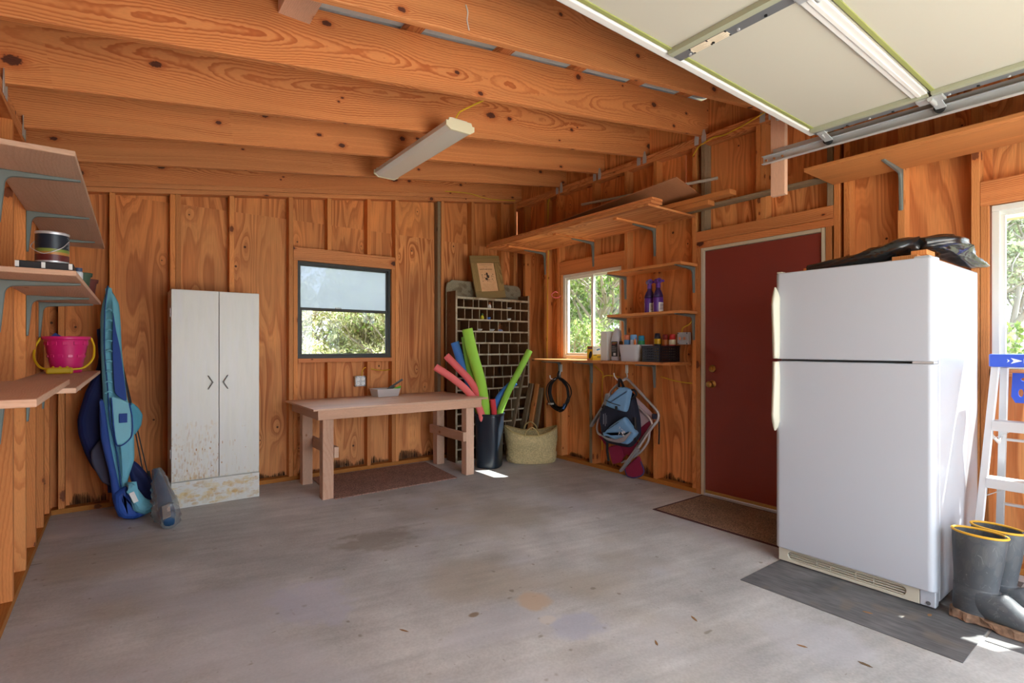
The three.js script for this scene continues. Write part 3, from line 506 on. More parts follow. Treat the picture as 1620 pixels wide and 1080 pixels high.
{ // crumpled black plastic on top and blocks of scrap wood
  const g = (x0, x1, y0, y1, z0, z1, label, i) => { const t = thing('wood_block', label, 'block', [0, 0, 0], 0, 'scrap blocks on the refrigerator'); board(t, 'block', x0, x1, y0, y1, z0, z1, M.stud, 0, 0.002); };
  const y = 1.6485;
  g(3.12, 3.30, y, y + 0.019, -1.40, -1.31, 'lower of two flat wood blocks at the door end on the refrigerator'); g(3.14, 3.28, y + 0.0195, y + 0.038, -1.385, -1.32, 'upper of two flat wood blocks at the door end on the refrigerator');
  g(3.12, 3.29, y, y + 0.042, -0.95, -0.845, 'pale scrap block under the folded black plastic near the window end'); g(3.17, 3.30, y + 0.043, y + 0.068, -0.885, -0.82, 'small reddish block on top of the pale block on the refrigerator'); g(3.34, 3.52, y, y + 0.038, -0.95, -0.86, 'block behind the pale scrap block on the refrigerator');
  // the sheet: a fat fold lying along the front, then a loose lobe towards the wall
  const lobe = (path, rad, seed) => {
    const c = new THREE.CatmullRomCurve3(path.map(V3)), rings = []; const N = 60, K = 40;
    for (let j = 0; j <= N; j++) {
      const u = j / N, p = c.getPoint(u), tn = c.getTangent(u), sx = new THREE.Vector3(-tn.z, 0, tn.x).normalize(), up = new THREE.Vector3().crossVectors(sx, tn).normalize().multiplyScalar(-1), ii = u * (rad.length - 1), k = Math.min(rad.length - 2, Math.floor(ii)), R = [lerp(rad[k][0], rad[k + 1][0], ii - k), lerp(rad[k][1], rad[k + 1][1], ii - k)], ring = [];
      for (let i = 0; i < K; i++) { const a = i / K * 6.2832, n = 1.08 - 0.34 * Math.abs(vnoise(Math.cos(a) * 1.5 + 5, u * 4 + Math.sin(a) * 1.5, seed)) - 0.16 * Math.abs(vnoise(Math.cos(a) * 3, u * 9 + Math.sin(a) * 3, seed + 4)), q = p.clone().addScaledVector(sx, Math.cos(a) * R[0] * n).addScaledVector(up, Math.sin(a) * R[1] * n); ring.push([q.x, Math.max(1.6495, q.y), q.z]); }
      rings.push(ring);
    }
    return loftGeo(rings);
  };
  const film = phy({ color: rgb(22, 24, 27), roughness: 0.26, clearcoat: 0.6, clearcoatRoughness: 0.15 });
  const t = thing('plastic_sheet', 'crumpled glossy black plastic sheet lying on top of the refrigerator', 'plastic');
  part(t, 'rolled_fold', lobe([[3.17, 1.675, -1.37], [3.20, 1.69, -1.2], [3.22, 1.715, -1.05], [3.235, 1.745, -0.95], [3.27, 1.765, -0.87]], [[0.055, 0.03], [0.085, 0.045], [0.095, 0.052], [0.085, 0.052], [0.03, 0.04]], 3), film);
  part(t, 'loose_lobe', lobe([[3.24, 1.76, -0.87], [3.34, 1.765, -0.80], [3.44, 1.745, -0.79], [3.56, 1.70, -0.76], [3.66, 1.68, -0.735], [3.74, 1.672, -0.72]], [[0.04, 0.03], [0.085, 0.045], [0.095, 0.05], [0.06, 0.035], [0.05, 0.024], [0.03, 0.008]], 8), film);
  part(t, 'back_fold', lobe([[3.30, 1.69, -1.36], [3.34, 1.71, -1.2], [3.36, 1.72, -1.02], [3.37, 1.73, -0.9]], [[0.03, 0.02], [0.08, 0.03], [0.09, 0.035], [0.03, 0.03]], 12), film);
}
// ---------------------------------------------------------------- rubber mat under the refrigerator, second mat under the boots, door mat, bench mat
const rubberTex = dataTex(512, 512, 1, 1, (x, y) => { const m = 1 + 0.25 * fbm(x * 6, y * 6, 3, 4, 6, 6) + 0.12 * vnoise(x * 120, y * 20, 9, 120, 20); return mix3([100 * m, 100 * m, 101 * m], [128, 116, 102], 0.5 * sstep(0.2, 0.6, fbm(x * 9, y * 9, 14, 3, 9, 9))); });
single('rubber_mat', 'dark grey rubber mat under the refrigerator', 'mat', uvBox(boxGeo(1.15, 0.004, 0.915, 0.0015), 0), std({ map: rubberTex, roughness: 0.7 }), [3.207, 0.0021, -1.0235]);
single('rubber_mat', 'dark rubber mat under the boots and stepladder', 'mat', uvBox(boxGeo(0.98, 0.004, 0.9, 0.0015), 0), std({ map: rubberTex, roughness: 0.75 }), [3.395, 0.0021, -0.105]);
const carpetTex = (r, g, b, s) => dataTex(512, 512, 0.5, 0.5, (x, y) => { const n = vnoise(x * 180, y * 180, s, 180, 180), m = 1 + 0.34 * n + 0.22 * vnoise(x * 90, y * 90, s + 2, 90, 90) + 0.12 * fbm(x * 4, y * 4, s + 5, 3, 4, 4); return [r * m, g * m, b * m]; });
{
  const t = thing('door_mat', 'brown ribbed door mat in front of the red door', 'mat');
  box(t, 'pile', 3.262, 3.862, 0, 0.009, -2.50, -1.515, std({ map: carpetTex(146, 120, 98, 5), roughness: 0.95 }), 0.002); box(t, 'rubber_border', 3.24, 3.885, 0, 0.005, -2.525, -1.505, paint(74, 40, 40, 0.8), 0.002);
}
{
  const g = extrude([[1.40, 4.235], [2.545, 4.24], [2.62, 5.02], [1.45, 5.06]], 0.007, 0.001).rotateX(-Math.PI / 2); uvBox(g, 0);
  single('floor_mat', 'flat brown carpet mat under the workbench', 'mat', g, std({ map: carpetTex(152, 118, 104, 9), roughness: 0.95 }), [0, 0.0012, 0]);
}
// ---------------------------------------------------------------- white steel cabinet with rust
{
  const cab = thing('metal_cabinet', 'tall white two-door steel cabinet with rusty base', 'cabinet', [0.6225, 0, -4.715]);
  const rust = (seed, strength, low) => canvasTex(256, 512, (c, w, h) => {
    c.fillStyle = '#d6d5cc'; c.fillRect(0, 0, w, h); seedState = seed;
    for (let i = 0; i < 260; i++) { c.globalAlpha = 0.035; c.fillStyle = rnd() < 0.5 ? '#b9b39c' : '#e6e6e0'; const x = rr(0, w), y = rr(0, h), r = rr(8, 40); c.beginPath(); c.ellipse(x, y, r * 0.5, r * 1.5, 0, 0, 7); c.fill(); }
    if (low) for (let i = 0; i < 60; i++) { c.globalAlpha = rr(0.08, 0.22); c.fillStyle = ['#c99a44', '#d8b56c', '#b07a34'][i % 3]; const x = rr(0, w), y = rr(0.1, 0.9) * h; for (let k = 0; k < 5; k++) { c.beginPath(); c.ellipse(x + rr(-14, 14), y + rr(-50, 50), rr(2, 10), rr(10, 46), 0, 0, 7); c.fill(); } }
    for (let i = 0; i < 420 * strength; i++) { const y = h * (low ? rr(0.05, 0.95) : 1 - Math.pow(rnd(), 2.2) * 0.3), x = low ? rr(0, w) : w * (rnd() < 0.5 ? rr(0, 1) : 0.5 + 0.4 * vnoise(i * 0.21, 3, 8)); c.globalAlpha = rr(0.04, 0.16); c.fillStyle = ['#c89b4c', '#a86a28', '#8a4c1c', '#d8b878'][Math.floor(rnd() * 4)]; c.beginPath(); c.ellipse(x, y, rr(1, 6), rr(1, 9), 0, 0, 7); c.fill(); }
    for (let i = 0; i < 26 * strength; i++) { const y = h * (low ? rr(0.1, 0.95) : rr(0.8, 0.99)), x = rr(0, w); c.globalAlpha = rr(0.3, 0.7); c.fillStyle = '#9c5a22'; c.beginPath(); c.ellipse(x, y, rr(1, 3.5), rr(1, 4), 0, 0, 7); c.fill(); }
    c.globalAlpha = 1;
  });
  const mk = (t) => std({ map: t, roughness: 0.42, metalness: 0.1 }), plain = paint(206, 205, 196, 0.45, { metalness: 0.1 });
  const W = 0.615, fit = (g, w, h) => { const p = g.attributes.position, uv = g.attributes.uv; for (let i = 0; i < p.count; i++) uv.setXY(i, clamp(p.getX(i) / w + 0.5, 0.004, 0.996), clamp(p.getY(i) / h + 0.5, 0.004, 0.996)); return g; };
  box(cab, 'body', -W / 2, W / 2, 0.0, 1.68, -0.355, -0.02, plain, 0.004);
  const L = part(cab, 'door', fit(boxGeo(0.318, 1.47, 0.02, 0.004), 0.318, 1.47), mk(rust(3, 1.2, false)), [-0.1475, 0.943, -0.01]), R = part(cab, 'door', fit(boxGeo(0.292, 1.47, 0.02, 0.004), 0.292, 1.47), mk(rust(9, 0.12, false)), [0.16, 0.943, -0.01]);
  part(cab, 'base_panel', fit(boxGeo(W, 0.2, 0.022, 0.003), W, 0.2), mk(rust(5, 0.9, true)), [0, 0.1, -0.012]);
  const hg = () => merged([barGeo([-0.018, 0.055, 0.014], [0.014, 0, 0.02], 0.012, 0.006), barGeo([0.014, 0, 0.02], [-0.018, -0.055, 0.014], 0.012, 0.006), rodGeo([0.012, 0, 0], [0.012, 0, 0.02], 0.006)]), chrome = std({ color: rgb(120, 120, 116), metalness: 0.8, roughness: 0.35 });
  part(L, 'handle', hg(), chrome, [0.102, 0.015, 0.01]); part(R, 'handle', hg(), chrome, [-0.104, 0.015, 0.01], [0, 0, Math.PI]);
  for (const y of [0.42, 1.5]) part(cab, 'hinge', boxGeo(0.006, 0.07, 0.02, 0.002), M.alu, [-W / 2 - 0.003, y, -0.03]);
}
// ---------------------------------------------------------------- workbench
{
  const b = thing('workbench', 'low pale wooden workbench under the back window', 'table');
  const gTop = uvBox(boxGeo(1.66, 0.016, 0.876, 0.002), 0, 0.5, 0.6); part(b, 'tabletop', gTop, std({ map: T.fresh, color: rgb(255, 252, 250), roughness: 0.42 }), [2.05, 0.737, -4.648]);
  board(b, 'apron', 1.262, 2.82, 0.652, 0.728, -4.272, -4.234, M.fresh, 0); board(b, 'apron', 1.262, 2.82, 0.652, 0.728, -5.02, -4.982, M.fresh, 0); board(b, 'apron', 1.262, 1.30, 0.652, 0.728, -4.98, -4.274, M.fresh, 2); board(b, 'apron', 2.782, 2.82, 0.652, 0.728, -4.98, -4.274, M.fresh, 2);
  for (const x of [1.312, 2.672]) for (const z of [-4.365, -4.945]) board(b, 'leg', x, x + 0.088, 0, 0.651, z, z + 0.088, M.fresh, 1);
  for (const x of [1.4015, 2.632]) board(b, 'stretcher', x, x + 0.038, 0.33, 0.418, -4.95, -4.27, M.fresh, 2);
}
{ // tray of garden tools
  const t = thing('plastic_tray', 'small white plastic tray on the workbench', 'tray', [2.125, 0.746, -4.93], 0.08), w = 0.125, d = 0.085, wm = paint(206, 202, 198, 0.5);
  const ring = (x, z, y) => [[-x, y, -z], [0, y, -z], [x, y, -z], [x, y, 0], [x, y, z], [0, y, z], [-x, y, z], [-x, y, 0]];
  part(t, 'tray', loftGeo([ring(0.11, 0.07, 0.004), ring(0.11, 0.07, 0), ring(w, d, 0.075), ring(w + 0.004, d + 0.004, 0.078), ring(w - 0.004, d - 0.004, 0.076), ring(0.106, 0.066, 0.004)]).toNonIndexed(), wm).geometry.computeVertexNormals();
  const tr = thing('hand_trowel', 'green bladed garden trowel with grey handle in the white tray', 'trowel', [0, 0, 0]);
  part(tr, 'handle', rodGeo([2.165, 0.825, -4.92], [2.29, 0.91, -4.88], 0.011), paint(88, 86, 86, 0.6)); part(tr, 'blade', barGeo([2.075, 0.77, -4.945], [2.165, 0.825, -4.92], 0.04, 0.006), paint(92, 150, 118, 0.5));
  const fk = thing('hand_fork', 'garden hand tool with dark grip in the white tray', 'tool'); part(fk, 'grip', rodGeo([2.11, 0.795, -4.90], [2.205, 0.845, -4.885], 0.014), paint(70, 68, 66, 0.6)); part(fk, 'shank', rodGeo([2.05, 0.76, -4.915], [2.11, 0.795, -4.90], 0.006), M.alu);
  const gl = thing('pruner', 'bright green handled pruner in the white tray', 'pruner'); part(gl, 'grip', tubeGeo([[2.18, 0.812, -4.90], [2.22, 0.82, -4.895], [2.275, 0.838, -4.89]], 0.009, 12), paint(96, 196, 44, 0.5)); part(gl, 'grip', tubeGeo([[2.18, 0.80, -4.90], [2.225, 0.806, -4.88], [2.262, 0.82, -4.87]], 0.009, 12), paint(96, 196, 44, 0.5)); part(gl, 'blade', barGeo([2.10, 0.785, -4.905], [2.18, 0.807, -4.90], 0.018, 0.004), M.alu);
}
// electrical boxes
function outlet(name, label, pos, turn, w, plugs, cover) {
  const o = thing(name, label, 'outlet', pos, turn); box(o, 'box', -w / 2, w / 2, -0.052, 0.052, 0.001, 0.045, M.galv, 0.004); box(o, 'cover_plate', -w / 2, w / 2, -0.052, 0.052, 0.0455, 0.049, cover, 0.002);
  for (const [x, y] of plugs) { const r = part(o, 'receptacle', new THREE.CylinderGeometry(0.017, 0.017, 0.004, 20).rotateX(Math.PI / 2), M.white, [x, y, 0.051]); for (const s of [-0.006, 0.006]) part(r, 'slot', boxGeo(0.002, 0.009, 0.001, 0), M.black, [s, 0.002, 0.0023]); }
  for (const x of [-1, 1]) for (const y of [-1, 1]) part(o, 'screw', new THREE.CylinderGeometry(0.005, 0.005, 0.003, 10).rotateX(Math.PI / 2), M.black, [x * (w / 2 - 0.008), y * 0.044, 0.05]);
  return o;
}
outlet('outlet_box', 'square metal outlet box with four sockets under the back window', [1.942, 0.893, ZB - 0.07], 0, 0.104, [[-0.024, 0.022], [0.024, 0.022], [-0.024, -0.022], [0.024, -0.022]], std({ color: rgb(176, 178, 178), metalness: 0.6, roughness: 0.4 }));
{ const s = outlet('switch_box', 'metal switch box beside the red door, with two toggles', [XR - 0.001, 1.31, -2.685], -Math.PI / 2, 0.104, [], std({ color: rgb(170, 172, 172), metalness: 0.6, roughness: 0.4 })); for (const x of [-0.023, 0.023]) part(s, 'toggle', boxGeo(0.01, 0.024, 0.018, 0.003), paint(214, 140, 100, 0.5), [x, 0, 0.056]); }
// ---------------------------------------------------------------- old pigeonhole sorter against the back wall
{
  const s = thing('pigeonhole_rack', 'old pigeonhole rack with pale peeling rails in the corner', 'rack', [2.865, 0, -4.80]), Wd = 1.01, H = 1.78, dp = 0.19;
  const peel = dataTex(512, 512, 0.6, 0.6, (x, y) => { const n = fbm(x * 10, y * 10, 4, 4, 10, 10), m = 1 + 0.12 * vnoise(x * 150, y * 150, 8, 150, 150); return mix3([178 * m, 168 * m, 144 * m], [118, 98, 72], 0.6 * sstep(0.05, 0.5, n)); });
  const pm = std({ map: peel, roughness: 0.8 }), dark = std({ map: T.grey, color: rgb(206, 164, 126), roughness: 0.85 });
  const bx = (n, x0, x1, y0, y1, z0, z1, m, par = s) => part(par, n, uvBox(boxGeo(x1 - x0, y1 - y0, z1 - z0, 0.002), x1 - x0 > y1 - y0 ? 0 : 1, rr(0, 3), rr(0, 1)), m, [(x0 + x1) / 2, (y0 + y1) / 2, (z0 + z1) / 2]);
  for (const x of [0, Wd - 0.022]) { bx('side_panel', x, x + 0.022, 0, H + 0.06, -dp, -0.004, dark); bx('side_edge', x, x + 0.022, 0, H + 0.06, -0.004, 0, pm); }
  bx('back_panel', 0.022, Wd - 0.022, 0.0, H, -dp, -dp + 0.008, dark);
  const rows = 14, rh = H / rows;
  for (let r = 0; r <= rows; r++) { const y = Math.min(H - 0.024, r * rh); const hh = r === rows ? 0.024 : 0.018, rl = bx('rail', 0.022, Wd - 0.022, y, y + hh, -dp + 0.008, -0.008, dark); part(rl, 'rail_edge', uvBox(boxGeo(Wd - 0.044, hh, 0.008, 0.002), 0, rr(0, 2), rr(0, 1)), pm, [0, 0, dp / 2 - 0.004]); }
  const cols = [9, 9, 9, 8, 8, 9, 8, 8, 7, 7, 8, 7, 10, 10];
  for (let r = 0; r < rows; r++) { const n = cols[r]; for (let c = 1; c < n; c++) { const x = 0.022 + (Wd - 0.044) * (c / n) + 0.012 * Math.sin(r * 5 + c * 3); const dv = bx('divider', x - 0.004, x + 0.004, r * rh + 0.0185, Math.min(H - 0.025, (r + 1) * rh - 0.0005), -dp + 0.009, -0.012, dark); part(dv, 'divider_edge', uvBox(boxGeo(0.006, Math.min(H - 0.025, (r + 1) * rh - 0.0005) - r * rh - 0.0185, 0.004, 0.001), 1, rr(0, 2), rr(0, 1)), pm, [0, 0, (dp - 0.021) / 2 + 0.002]); } }
  // scalloped headboard rising behind
  const head = new THREE.Shape(); head.moveTo(0.0, 1.0); head.lineTo(1.03, 1.0); head.lineTo(1.03, 1.90); head.quadraticCurveTo(1.02, 1.965, 0.95, 1.968); head.lineTo(0.07, 1.975); head.quadraticCurveTo(0.05, 1.95, 0.02, 1.945); head.quadraticCurveTo(0.005, 1.93, 0.0, 1.88); head.closePath();
  const hg = new THREE.ExtrudeGeometry(head, { depth: 0.016, bevelEnabled: true, bevelSize: 0.003, bevelThickness: 0.002, bevelSegments: 1 }); uvBox(hg, 0);
  const hb = part(s, 'headboard', hg, std({ map: peel, color: rgb(206, 206, 200), roughness: 0.85 }), [0.0, 0, -dp - 0.022]);
  // small keepsakes in the pigeonholes
  const spot = (row, fx) => [2.865 + 0.022 + (Wd - 0.044) * fx, row * rh + 0.019, -4.80 - 0.06];
  const it = (name, label, cat, row, fx, make) => { const t = thing(name, label, cat, spot(row, fx), 0, 'keepsakes in the pigeonholes'); make(t); };
  const fig = (c1, c2) => (t) => { part(t, 'body', latheGeo([[0, 0], [0.02, 0], [0.022, 0.02], [0.014, 0.04], [0.01, 0.046]], 16), c1); part(t, 'head', new THREE.SphereGeometry(0.013, 14, 10), c2, [0, 0.056, 0]); };
  const dish = (w, m) => (t) => part(t, 'dish', latheGeo([[0, 0.003], [w * 0.6, 0.003], [w, 0.02], [w + 0.003, 0.021], [w * 0.65, 0], [0, 0]], 20), m);
  it('figurine', 'small orange and white figurine in the top row of the rack', 'figurine', 13, 0.475, fig(paint(236, 232, 224, 0.5), paint(214, 132, 84, 0.5)));
  it('small_dish', 'pale small dish in the top row of the rack', 'dish', 13, 0.755, dish(0.032, paint(196, 194, 184, 0.5)));
  it('figurine', 'green and yellow toy bird in the second row of the rack', 'figurine', 12, 0.37, fig(paint(206, 196, 40, 0.5), paint(60, 110, 60, 0.5)));
  it('toy_block', 'blue cup in the second row of the rack', 'cup', 12, 0.465, (t) => part(t, 'cup', latheGeo([[0, 0], [0.016, 0], [0.02, 0.028], [0.017, 0.028], [0.014, 0.003], [0, 0.003]], 18), paint(60, 110, 200, 0.5)));
  it('small_dish', 'white small dish in the second row of the rack', 'dish', 12, 0.745, dish(0.034, paint(226, 228, 226, 0.4)));
  it('small_dish', 'white saucer in the third row beside the green noodle', 'dish', 11, 0.335, dish(0.03, paint(222, 222, 216, 0.4)));
  it('small_dish', 'wide shallow dish in the third row of the rack', 'dish', 11, 0.49, dish(0.045, paint(206, 208, 210, 0.4)));
  it('wire_figure', 'blue and white trinket with twisted copper wire in the third row of the rack', 'trinket', 11, 0.62, (t) => { part(t, 'base', latheGeo([[0, 0], [0.036, 0], [0.034, 0.012], [0.02, 0.022], [0, 0.024]], 20), paint(120, 140, 190, 0.5)); part(t, 'wire', tubeGeo([[-0.012, 0.02, 0], [-0.008, 0.06, 0], [0, 0.09, 0.004], [0.008, 0.06, 0], [0.014, 0.02, 0], [0.03, 0.05, 0], [0.02, 0.07, 0], [-0.02, 0.05, 0.003]], 0.0018, 50, 5), paint(170, 100, 50, 0.4, { metalness: 0.5 })); });
}
// ---------------------------------------------------------------- framed print leaning on the rack
{
  const p = thing('framed_print', 'framed sepia print leaning on top of the pigeonhole rack', 'picture', [3.37, 1.785, -4.86]); p.rotation.order = 'ZXY'; p.rotation.set(-0.16, 0, 0.10);
  const mat = std({ map: T.grey, color: rgb(255, 246, 196), roughness: 0.8 }), w = 0.405, h = 0.5, b = 0.085;
  const bars = [[-w / 2, w / 2, 0, b, 0], [-w / 2, w / 2, h - b, h, 0], [-w / 2, -w / 2 + b, b, h - b, 1], [w / 2 - b, w / 2, b, h - b, 1]];
  for (const [x0, x1, y0, y1, ax] of bars) part(p, 'frame_bar', boardGeo(x1 - x0 - 0.001, y1 - y0 - 0.001, 0.022, ax, 0.004), mat, [(x0 + x1) / 2, (y0 + y1) / 2, 0]);
  const tex = canvasTex(256, 360, (c, W, H) => {
    c.fillStyle = '#dcb184'; c.fillRect(0, 0, W, H); seedState = 15; for (let i = 0; i < 400; i++) { c.globalAlpha = 0.05; c.fillStyle = rnd() < 0.5 ? '#b9824e' : '#efd2ac'; c.beginPath(); c.arc(rr(0, W), rr(0, H), rr(3, 22), 0, 7); c.fill(); }
    c.globalAlpha = 0.75; c.strokeStyle = '#5a3a22'; c.lineWidth = 3; const line = (x0, x1, y, a) => { c.beginPath(); for (let x = x0; x < x1; x += 5) { c.moveTo(x, y + rr(-a, 0)); c.lineTo(x + 3, y + rr(0, a)); } c.stroke(); };
    line(40, 220, 26, 4); line(104, 150, 52, 4); c.lineWidth = 5; line(40, 216, 82, 7);
    c.fillStyle = '#2a1e14'; c.globalAlpha = 0.9; const blob = (x, y, rx, ry) => { c.beginPath(); c.ellipse(x, y, rx, ry, rr(-0.5, 0.5), 0, 7); c.fill(); };
    blob(128, 140, 14, 18); blob(136, 170, 18, 22); blob(112, 200, 20, 16); for (let i = 0; i < 46; i++) blob(rr(50, 215), rr(140, 240), rr(1, 6), rr(1, 6)); c.lineWidth = 2; c.globalAlpha = 0.5; for (let i = 0; i < 5; i++) line(50, 200, 270 + i * 16, 3);
  });
  const pg = boxGeo(w - 2 * b + 0.01, h - 2 * b + 0.01, 0.006, 0); part(p, 'print', pg, std({ map: tex, roughness: 0.7 }), [0, h / 2, -0.006]);
}
// ---------------------------------------------------------------- tall bin of pool noodles
{
  const b = thing('waste_bin', 'tall dark blue oval plastic bin holding pool noodles', 'bin', [3.075, 0, -4.47], 0.62), navy = phy({ color: rgb(30, 40, 52), roughness: 0.34, clearcoat: 0.2 });
  const sup = (a, c, y) => Array.from({ length: 40 }, (_, i) => { const t = i / 40 * 6.28318, e = 0.62; return [a * Math.sign(Math.cos(t)) * Math.abs(Math.cos(t)) ** e, y, c * Math.sign(Math.sin(t)) * Math.abs(Math.sin(t)) ** e]; });
  part(b, 'shell', loftGeo([sup(0.118, 0.108, 0.004), sup(0.127, 0.117, 0), sup(0.131, 0.121, 0.012), sup(0.148, 0.138, 0.52), sup(0.149, 0.139, 0.545), sup(0.142, 0.132, 0.545), sup(0.141, 0.131, 0.5), sup(0.124, 0.112, 0.008)]), navy);
  part(b, 'rim', loftGeo([sup(0.149, 0.139, 0.532), sup(0.155, 0.145, 0.535), sup(0.157, 0.147, 0.546), sup(0.154, 0.144, 0.553), sup(0.146, 0.136, 0.555), sup(0.141, 0.131, 0.548), sup(0.142, 0.132, 0.53)], false), navy);
  const noodle = (label, pts, r, col) => {
    const t = thing('pool_noodle', label, 'pool noodle', [0, 0, 0], 0, 'pool noodles in the bin'), c = new THREE.CatmullRomCurve3(pts.map(V3)), m = paint(...col, 0.75);
    const rings = [], N = 40, K = 20, fr = c.computeFrenetFrames(N);
    const ring = (j, rad, q = 0) => { const p = c.getPoint(j / N), n = fr.normals[j], bb = fr.binormals[j], tn = fr.tangents[j]; return Array.from({ length: K }, (_, i) => { const a = -i / K * 6.28318, v = p.clone().addScaledVector(n, Math.cos(a) * rad).addScaledVector(bb, Math.sin(a) * rad).addScaledVector(tn, q); return [v.x, v.y, v.z]; }); };
    rings.push(ring(0, r * 0.28, 0.12), ring(0, r * 0.28), ring(0, r * 0.9), ring(0, r, 0.004)); for (let j = 1; j <= N; j++) rings.push(ring(j, r));
    part(t, 'foam', loftGeo(rings), m); part(t, 'core_hole', loftGeo([ring(0, r * 0.27, 0.02), ring(0, r * 0.27, 0.022)]), paint(col[0] * 0.8, col[1] * 0.45, col[2] * 0.45, 0.9));
  };
  noodle('fat lime green noodle standing tallest in the bin', [[2.825, 1.421, -4.507], [2.882, 1.164, -4.489], [2.955, 0.904, -4.468], [2.998, 0.643, -4.453], [3.01, 0.40, -4.45], [3.02, 0.10, -4.44]], 0.055, [156, 214, 70]);
  noodle('second lime green noodle just behind the tallest one', [[2.875, 1.345, -4.62], [2.905, 1.098, -4.60], [2.95, 0.834, -4.575], [3.01, 0.502, -4.545], [3.04, 0.15, -4.52]], 0.045, [132, 190, 62]);
  noodle('blue noodle leaning left behind the pink noodles', [[2.795, 1.288, -4.70], [2.858, 1.063, -4.665], [2.94, 0.831, -4.62], [3.02, 0.495, -4.57], [3.08, 0.15, -4.55]], 0.045, [64, 118, 190]);
  noodle('upper of the two pink noodles leaning over the workbench', [[2.646, 1.151, -4.62], [2.754, 1.017, -4.55], [2.867, 0.874, -4.49], [2.985, 0.642, -4.48], [3.04, 0.374, -4.47], [3.10, 0.10, -4.46]], 0.036, [238, 112, 112]);
  noodle('lower pink noodle with its open end pointing left over the workbench', [[2.51, 1.04, -4.60], [2.661, 0.925, -4.52], [2.804, 0.783, -4.45], [2.93, 0.60, -4.43], [2.975, 0.42, -4.44], [3.0, 0.12, -4.46]], 0.036, [242, 120, 118]);
  noodle('lime green noodle leaning right towards the counter', [[3.459, 1.202, -4.28], [3.362, 0.996, -4.329], [3.265, 0.798, -4.376], [3.18, 0.58, -4.42], [3.14, 0.40, -4.45], [3.10, 0.10, -4.48]], 0.034, [150, 208, 74]);
  noodle('short curved blue noodle on the right of the bin', [[3.354, 0.867, -4.40], [3.269, 0.773, -4.46], [3.185, 0.648, -4.50], [3.13, 0.464, -4.51], [3.12, 0.15, -4.52]], 0.04, [62, 124, 202]);
  noodle('red noodle stub between the green noodles in the bin', [[3.07, 0.70, -4.41], [3.085, 0.55, -4.40], [3.09, 0.35, -4.40], [3.08, 0.12, -4.41]], 0.03, [214, 58, 66]);
}
